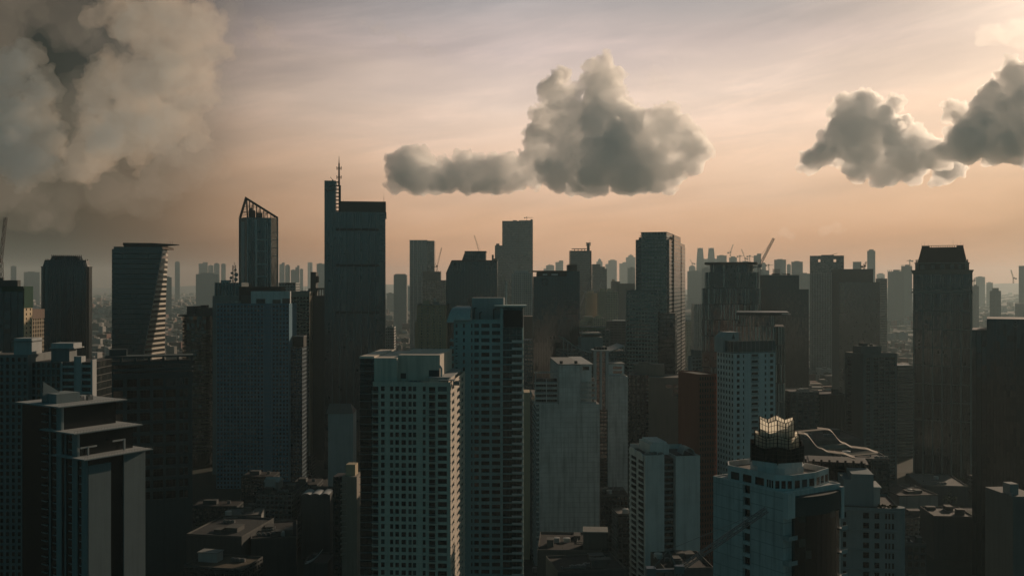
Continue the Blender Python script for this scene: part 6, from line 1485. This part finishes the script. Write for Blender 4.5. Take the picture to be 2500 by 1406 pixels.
# white railed block with a cluttered roof
b, zt = low('pale railed office with a square sign box on its cluttered roof', 625, 712, 1203, 650, FL2, rot=-6, dep=34, clutter=5, seed=11)
p = MB(); p.box(b.U(637), b.U(661), 8, 9, zt+2, b.Z(1168, v=8), PALE); p.box(b.U(640), b.U(641), 8.2, 8.8, zt+.06, zt+2, STEEL); p.box(b.U(657), b.U(658), 8.2, 8.8, zt+.06, zt+2, STEEL); b.part('sign_box', p)
p = MB(); p.box(b.U(630), b.U(664), 12, 22, zt+.06, zt+5, GREYW); p.loft([[(b.U(628), 11.5, zt+5.003), (b.U(628), 22.5, zt+5.003), (b.U(628), 17, zt+7.5)], [(b.U(666), 11.5, zt+5.003), (b.U(666), 22.5, zt+5.003), (b.U(666), 17, zt+7.5)]], PALE); b.part('roof_hall', p)
low('low shed with a pale sunlit-grey roof, above the wide flat roof', 545, 638, 1262, 600, GREYW, rot=8, dep=22, roofm=ROOFL, clutter=3, seed=2)
low('wide low block under a patched flat roof, left of the cluttered roofs', 455, 590, 1306, 560, DARKW, rot=-10, dep=44, roofm=flat('patched_roof', (.055, .06, .06), .9, var=.8), clutter=3, seed=4)
low('low block crowded with roof machines right of the wide flat roof', 612, 724, 1318, 560, DARKW, rot=12, dep=40, clutter=9, seed=7)
b, zt = low('nearest low block with a beige roof and a boxy stair head, at the bottom', 448, 590, 1384, 470, FL, rot=-12, dep=22, roofm=flat('beige_roof', (.12, .10, .07), .9, var=.6), clutter=1, seed=5)
p = MB(); p.box(2, 12, 10, 16, zt+.06, zt+4.4, PALE); p.box(1.6, 12.4, 9.6, 16.4, zt+4.4, zt+4.8, GREYW); b.part('stair_head', p)
b, zt = low('dark long block with three pale humped roof shells', 735, 806, 1210, 640, DARKW, dep=26, clutter=0)
p = MB(); n = 8
for k in range(3):
    uc = b.w*(.17+.33*k); r_ = b.w*.155
    p.loft([[(uc+r_*q*math.cos(math.pi*i/n), v, zt+.06+r_*.55*q*math.sin(math.pi*i/n)) for q, v in ((1, -.5), (.93, -.5), (.93, 14), (1, 14))] for i in range(n+1)], PALE)
b.part('roof_shell', p)
e = MB(); n = 10
e.loft([[(x, y, 30+z) for x, y, z in ((-8+16*i/n, 0, 5*(i/n)**2), (-8+16*i/n, 2.4, 5*(i/n)**2+.2), (-8+16*i/n, 2.4, 5*(i/n)**2+.7), (-8+16*i/n, 0, 5*(i/n)**2+.5))] for i in range(n+1)], PALE)
b, zt = low('small dark hall with a swooping pale canopy edge, bottom left of the condominium', 742, 800, 1376, 545, DARKW, dep=20, clutter=1, seed=9)
p = MB(); p.loft([[(b.w*(.05+.7*i/n), -.5, zt+.06+7*(i/n)**1.8), (b.w*(.05+.7*i/n), 3, zt+.06+7*(i/n)**1.8), (b.w*(.05+.7*i/n), 3, zt+.7+7*(i/n)**1.8), (b.w*(.05+.7*i/n), -.5, zt+.7+7*(i/n)**1.8)] for i in range(n+1)], PALE); b.part('canopy', p)
# under the blank towers
b, zt = low('dark podium with a roof box directly below the stained blank tower', 1312, 1470, 1345, 500, DARKW, rot=-4, dep=36, clutter=5, seed=14)
p = MB(); p.box(b.U(1424), b.U(1484), 4, 14, zt+.06, zt+9, DARKW); p.box(b.U(1423), b.U(1485), 3.6, 14.4, zt+9, zt+9.5, GREYW); b.part('plant_room', p)
low('dark block with pale roof edges at the bottom between the podium and H-shaped block', 1362, 1530, 1400, 440, DARKW, rot=10, dep=26, clutter=6, seed=15)
low('dark flats tucked between the blank tower and the H-shaped block', 1466, 1535, 1212, 660, FL, rot=2, dep=26, clutter=5, seed=16)
low('low block with a pale roof patch left of the H-shaped block', 1508, 1540, 1258, 600, FL, rot=6, dep=18, roofm=ROOFL, clutter=1, seed=17)
low('dark building site with rubble walls beside the boom crane', 1622, 1742, 1392, 420, DARKW, rot=5, dep=26, clutter=6, seed=18)
# right bottom
low('long dim shed roof low in front of the mansard tower', 2250, 2364, 1186, 800, DARKW, rot=-8, dep=50, roofm=flat('shed_roof', (.08, .09, .088), .8), clutter=2, seed=20)
low('dim low hall with a grey roof right of the planted terrace flats', 2195, 2290, 1212, 720, GREYW, rot=6, dep=40, clutter=3, seed=21)
low('black low block with a dull roof strip, bottom right', 2280, 2380, 1262, 640, DARKW, rot=-5, dep=28, roofm=flat('shed_roof', (.14, .15, .145)), clutter=3, seed=22)
low('dark flats beside the rounded-corner flats, bottom right', 2212, 2262, 1330, 420, FL, rot=-6, dep=14, clutter=2, seed=23)
low('dim office behind the wavy ribbon roof', 2060, 2172, 1122, 560, FL, rot=-6, dep=26, clutter=3, seed=24)
low('unlit slab between the rust red slab and the brown block', 1686, 1706, 1010, 720, FL, dep=18, clutter=1, seed=25)
low('dark wide block behind the glowing lantern, under the dim grey slab', 1960, 2110, 1075, 700, DARKW, rot=4, dep=40, clutter=4, seed=26)
# fill of blocks toned dark for the street shade along the streets
rr = random.Random(31); G = 'dim low blocks along the dark streets'
occupied = []
for o_ in list(COL.objects):
    if o_.parent is None and o_.type == 'EMPTY' and o_.get('category') not in (None, 'crane', 'mast'):
        bb = [o_.matrix_basis @ Vector(c) for ch in o_.children if ch.type == 'MESH' for c in ch.bound_box]
        if bb: occupied.append((min(p.x for p in bb)-4, max(p.x for p in bb)+4, min(p.y for p in bb)-4, max(p.y for p in bb)+4))
protos = []
for k in range(6):
    mb = MB(); w_, d_, h_ = rr.uniform(18, 34), rr.uniform(16, 28), rr.uniform(12, 34)
    e = bpy.data.objects.new('low_block', None); e['label'] = 'small dim block among the dark streets between the towers'; e['category'] = 'low block'; e['group'] = G
    mb.box(0, w_, 0, d_, 0, h_, (FL, FL2, FL, FL2, FL, FL)[k]); me1 = mb.mesh('wall')
    mb = MB(); mb.box(.5, w_-.5, .5, d_-.5, h_+.003, h_+.3, flat('shade_dark_roof', (.035, .037, .037))); mb.box(w_*.2, w_*.5, d_*.3, d_*.6, h_+.3, h_+3.4, DARKW); mb.cyl(w_*.75, d_*.5, h_+.3, h_+2.6, 1.4, GALV); me2 = mb.mesh('roof')
    protos.append((w_, d_, me1, me2, e))
cnt = 0
for _ in range(1500):
    if cnt >= 110: break
    Yl = rr.uniform(470, 1500); xl = rr.uniform(-.54, .52)*Yl; k = rr.randrange(6); w_, d_, me1, me2, e = protos[k]
    box_ = (xl, xl+w_, Yl, Yl+d_)
    if any(box_[0] < q[1] and box_[1] > q[0] and box_[2] < q[3] and box_[3] > q[2] for q in occupied): continue
    occupied.append((box_[0]-5, box_[1]+5, box_[2]-5, box_[3]+5)); cnt += 1
    o_ = e.copy(); COL.objects.link(o_); o_.location = (xl, Yl, 0)
    link('wall', me1, o_); link('roof', me2, o_)
# trees
def make_tree():
    t_ = bpy.data.objects.new('street_tree', None); COL.objects.link(t_); t_['label'] = 'dark street tree among the low blocks'; t_['category'] = 'tree'; t_['group'] = 'street trees in the dark'
    mb = MB(); bk = flat('bark', (.06, .045, .035), .9); mb.bar((0, 0, 0), (0, 0, 4.5), (.35, .22), bk, 7)
    r_ = random.Random(8)
    for i in range(6): a = i*1.05; mb.bar((0, 0, 3.2+.25*i), (2.4*math.cos(a), 2.4*math.sin(a), 6.0+.4*i), (.14, .05), bk, 5)
    link('trunk', mb.mesh('trunk'), t_)
    mb = MB(); lf = flat('tree_leaves', (.045, .075, .03), .85, var=.6)
    cl = [Vector((r_.gauss(0, 1.9), r_.gauss(0, 1.9), 6.6+r_.gauss(0, 1.3))) for _ in range(16)]
    for c in cl:
        for _ in range(38):
            p_ = c+Vector((r_.gauss(0, .75), r_.gauss(0, .75), r_.gauss(0, .55))); a = Vector((r_.gauss(0, 1), r_.gauss(0, 1), r_.gauss(0, 1))).normalized()*.34; q = a.cross(Vector((r_.gauss(0, 1), r_.gauss(0, 1), r_.gauss(0, 1)))).normalized()*.2
            mb.poly((p_-a, p_-q, p_+a, p_+q), lf)
    link('crown', mb.mesh('crown'), t_); return t_
tree = make_tree(); first = True; cnt = 0
for _ in range(600):
    if cnt >= 45: break
    Yl = rr.uniform(600, 1300); xl = rr.uniform(-.5, .5)*Yl
    if any(q[0] < xl+4 and q[1] > xl-4 and q[2] < Yl+4 and q[3] > Yl-4 for q in occupied): continue
    cnt += 1
    if first: o_ = tree; first = False
    else:
        o_ = tree.copy(); COL.objects.link(o_)
        for ch in tree.children: c_ = ch.copy(); COL.objects.link(c_); c_.parent = o_
    o_.location = (xl, Yl, 0); o_.rotation_euler = (0, 0, rr.uniform(0, 6)); k = rr.uniform(.9, 1.5); o_.scale = (k, k, k)
# boom crane on the building site, bottom right of centre
crane('lattice boom crane at the building site below the lantern tower', (px(1655, 1391, 250).x, 250, 0), px(1655, 1391, 250), px(1872, 1243, 252), GALV, w=1.5, back=7)
# ---------------------------------------------------------------- clouds: real bodies of scattering vapour, kilometres away, outside the haze
def cloud_mat(name, dens, aniso, col):
    m = bpy.data.materials.new(name); m.use_nodes = True
    tr = NT(m.node_tree); tr.n.clear()
    o = tr.new('ShaderNodeOutputMaterial'); v = tr.new('ShaderNodeVolumeScatter')
    v.inputs['Color'].default_value = (*col, 1); v.inputs['Density'].default_value = dens; v.inputs['Anisotropy'].default_value = aniso
    tr.l.new(v.outputs[0], o.inputs['Volume'])
    return m

def make_cloud(name, label, blobs, D, voxel, dens, aniso, col, base_y=None, kids=(10, 8, 5), seed=1, flat=.75, rough=.5, thick=.8):
    rnd = random.Random(seed)
    k = D/F
    sph = []
    for (x, y, r) in blobs:
        sph.append((Vector(((x-CX)*k, D + rnd.uniform(-thick, thick)*r*k, CAM_Z-(y-HY)*k)), r*k))
    zb = CAM_Z-(base_y-HY)*k if base_y else -1e9
    level = sph
    allS = list(sph)
    for n, (fr0, fr1) in zip(kids, ((.3, .52), (.3, .5), (.3, .5))):
        nxt = []
        for (c, r) in level:
            for _ in range(n):
                v = Vector((rnd.gauss(0, 1), rnd.gauss(0, 1), rnd.gauss(.25, 1))).normalized()
                if c.z + v.z*r < zb + .1*r: continue
                nxt.append((c+v*r*rnd.uniform(.72, .98), r*rnd.uniform(fr0, fr1)))
        allS += nxt; level = nxt
    bm0 = bmesh.new(); bmesh.ops.create_icosphere(bm0, subdivisions=1, radius=1.0)
    bv = [v.co.copy() for v in bm0.verts]; bf = [[v.index for v in f.verts] for f in bm0.faces]; bm0.free()
    V = []; Fc = []
    for c, r in allS:
        if r < voxel*.9: continue
        o = len(V)
        sx, sy, sz = r*rnd.uniform(.9, 1.15), r, r*rnd.uniform(.85, 1.05)
        for p in bv:
            q = Vector((c.x+p.x*sx, c.y+p.y*sy, c.z+p.z*sz))
            if q.z < zb: q.z = zb + (q.z-zb)*(1-flat)
            V.append(q)
        Fc += [[i+o for i in f] for f in bf]
    me = bpy.data.meshes.new(name); me.from_pydata(V, [], Fc)
    tmp = bpy.data.objects.new(name, me); COL.objects.link(tmp)
    md = tmp.modifiers.new('r', 'REMESH'); md.mode = 'VOXEL'; md.voxel_size = voxel
    for i, (sz, st) in enumerate(((voxel*14, voxel*3.6*rough), (voxel*6, voxel*2.2*rough), (voxel*2.6, voxel*1.0*rough))):
        tx = bpy.data.textures.new(name, 'CLOUDS'); tx.noise_scale = sz; tx.noise_depth = 3
        dm = tmp.modifiers.new('d', 'DISPLACE'); dm.texture = tx; dm.strength = st*2; dm.mid_level = .5; dm.texture_coords = 'GLOBAL'
    m2 = tmp.modifiers.new('r2', 'REMESH'); m2.mode = 'VOXEL'; m2.voxel_size = voxel*.9
    dg = bpy.context.evaluated_depsgraph_get(); dg.update()
    fin = bpy.data.meshes.new_from_object(tmp.evaluated_get(dg))
    bpy.data.objects.remove(tmp)
    ob = bpy.data.objects.new(name, fin); COL.objects.link(ob)
    ob['label'] = label; ob['category'] = 'cloud'; ob['group'] = 'clouds in the dusk sky'
    fin.materials.clear(); fin.materials.append(cloud_mat(name+'_vapour', dens, aniso, col))
    return ob

make_cloud('cumulus_cloud', 'wide twin-topped cumulus cloud with bright rims above the stepped stone tower',
    [(1475,195,46),(1470,250,58),(1500,300,76),(1440,330,64),(1370,185,24),(1350,232,42),(1385,245,34),(1330,290,38),(1312,340,40),
     (1480,380,88),(1570,375,84),(1400,400,66),(1560,295,38),(1620,300,44),(1655,335,46),(1690,370,44),(1700,335,20),(1722,355,22),(1600,410,56),(1690,400,36),
     (1300,420,44),(1350,425,48),(1200,428,42),(1130,425,46),(1090,410,28),(1165,405,26),(1030,415,54),(985,425,38),(1005,385,32),(1240,440,40),(965,450,24),(1640,420,45),(1060,450,40),(1440,440,60),(1540,440,60),(1230,415,50),(1160,430,46),(1100,440,44),(1020,440,50),(975,400,34),(1015,375,30),(1190,450,40),(1360,290,44),(1372,345,46),(1340,385,46),(1385,300,36),(1420,290,30),(1300,385,34)],
    9000, 8.5, 1/65, .62, (.998, .988, .972), base_y=474, seed=3, rough=1.0)
make_cloud('cumulus_cloud', 'grey humped cumulus cloud with glowing rims just left of the darkest cloud',
    [(2090,330,76),(2150,310,70),(2020,365,38),(1985,395,27),(2120,265,38),(2060,285,31),(2195,375,60),(2100,400,48),(2190,255,25),(2250,335,20),(2250,400,44),(2300,415,40),(2170,410,50),(1965,385,16),(2215,300,22)],
    8300, 8.5, 1/50, .62, (.985, .97, .95), base_y=455, seed=5, rough=1.0)
make_cloud('cumulus_cloud', 'darkest slate cumulus cloud rising out of the right frame edge',
    [(2400,310,70),(2460,240,64),(2490,300,98),(2350,360,54),(2430,365,48),(2510,190,54),(2335,290,16),(2390,255,22),(2420,215,22),(2300,395,36),(2560,320,120)],
    7700, 10, 1/45, .62, (.90, .905, .91), base_y=408, seed=6, rough=1.0)  # vapour colour lowered for the shade of a backlit mass
make_cloud('cumulus_cloud', 'cauliflower cloud column at the left frame edge', [(66,118,30),(100,138,28),(58,165,46),(98,200,42),(116,240,36),(88,285,55),(112,318,36),(50,300,64),(35,375,78),(92,390,56),(10,230,60),(130,360,34)],
    7050, 10, 1/120, .5, (.66, .54, .43), seed=9, rough=.9, thick=.9)  # vapour coloured dark and warm for dim, filtered sunlight
make_cloud('storm_cloud', 'huge soft storm cloud bank over the leaning and lattice-crowned towers',
    [(528,70,34),(505,115,46),(470,60,64),(420,30,76),(518,182,30),(488,222,46),(440,150,76),(360,60,76),(300,20,56),(245,45,32),(225,60,22),(380,200,76),(450,280,52),(400,330,56),(330,270,76),(270,190,60),(240,245,52),(300,350,70),(220,330,60),(470,330,34),(180,390,60)],
    8000, 12, 1/220, .5, (.72, .59, .47), seed=21, rough=1.7, thick=1.0)  # dim warm light put into the vapour colour
make_cloud('storm_cloud', 'thin veil of low wisps, widened to soften the clouds, at the left frame edge',
    [(150,425,90),(100,490,74),(240,460,90),(40,450,110),(-40,400,130),(60,520,70),(330,470,70),(420,440,70),(-60,180,150),(-80,40,150),(60,20,90),(150,10,90),(440,340,90),(500,260,70),(300,250,150),(380,120,150),(500,80,90),(560,150,60),(200,300,130),(560,60,50)],
    9800, 24, 1/1300, .5, (.50, .48, .45), seed=33, rough=1.6, thick=1.0, kids=(9, 6))  # low wisps widened into a veil that softens and darkens cloud edges
make_cloud('wisp_cloud', 'small pink wisp of cloud right of the huge storm bank', [(640,68,22),(612,84,18),(662,92,26),(655,58,14),(690,110,18),(600,110,16)], 9000, 12, 1/700, .6, (.95, .93, .92), seed=41, rough=1.6)
make_cloud('wisp_cloud', 'slanting pink wisp of cloud above the spired dark tower', [(885,62,13),(915,72,18),(945,84,18),(975,95,16),(1005,105,16),(1030,118,15),(1055,128,10),(935,60,10),(1040,105,10)], 9000, 11, 1/800, .6, (.95, .93, .92), seed=43, rough=1.8)
make_cloud('wisp_cloud', 'brownish soft wisp under the bright sky at the top right', [(2400,95,18),(2440,85,26),(2480,75,24),(2500,95,26),(2420,108,16),(2540,80,40)], 9000, 14, 1/420, .6, (.86, .84, .8), seed=45, rough=1.6)
make_cloud('wisp_cloud', 'ragged pale cloud tuft right of the twin cloud tops', [(1598,165,14),(1608,195,18),(1590,215,14),(1620,225,18),(1650,150,12),(1640,245,16),(1665,270,14)], 9300, 11, 1/900, .65, (.96, .94, .93), seed=47, rough=1.8)
make_cloud('wisp_cloud', 'tiny low cloud puff above the luffing crane', [(1890,575,14),(1912,568,16),(1935,578,12),(1870,582,9)], 12000, 16, 1/900, .6, (.93, .9, .88), seed=49, rough=1.4)
make_cloud('wisp_cloud', 'tiny low cloud puff above the porthole tower', [(2015,562,12),(2040,558,14),(2058,566,9)], 12000, 16, 1/900, .6, (.9, .88, .87), seed=51, rough=1.4)
make_cloud('wisp_cloud', 'tiny cloud puff just behind the lattice crown peak', [(628,478,12),(645,488,13),(615,492,9)], 12000, 16, 1/900, .6, (.93, .9, .88), seed=53, rough=1.4)
# ---------------------------------------------------------------- haze: one closed box of air over the city
hz = bpy.data.meshes.new('haze')
bmh = bmesh.new(); bmesh.ops.create_cube(bmh, size=1.0); bmh.to_mesh(hz); bmh.free()
haze = bpy.data.objects.new('haze', hz); COL.objects.link(haze)
haze.scale = (30000, 24000, 505); haze.location = (0, 10500, 505/2-1.5)
haze['kind'] = 'stuff'; haze['label'] = 'smoky peach evening haze lying over the whole city'; haze['category'] = 'haze'
hm = bpy.data.materials.new('haze_air'); hm.use_nodes = True
tr = NT(hm.node_tree); tr.n.clear()
o = tr.new('ShaderNodeOutputMaterial'); pv = tr.new('ShaderNodeVolumePrincipled')
pv.inputs['Color'].default_value = (.68, .90, .95, 1); pv.inputs['Density'].default_value = 0.000055; pv.inputs['Absorption Color'].default_value = (1, 1, 1, 1); pv.inputs['Anisotropy'].default_value = .35
tr.l.new(pv.outputs[0], o.inputs['Volume'])
hz.materials.append(hm)
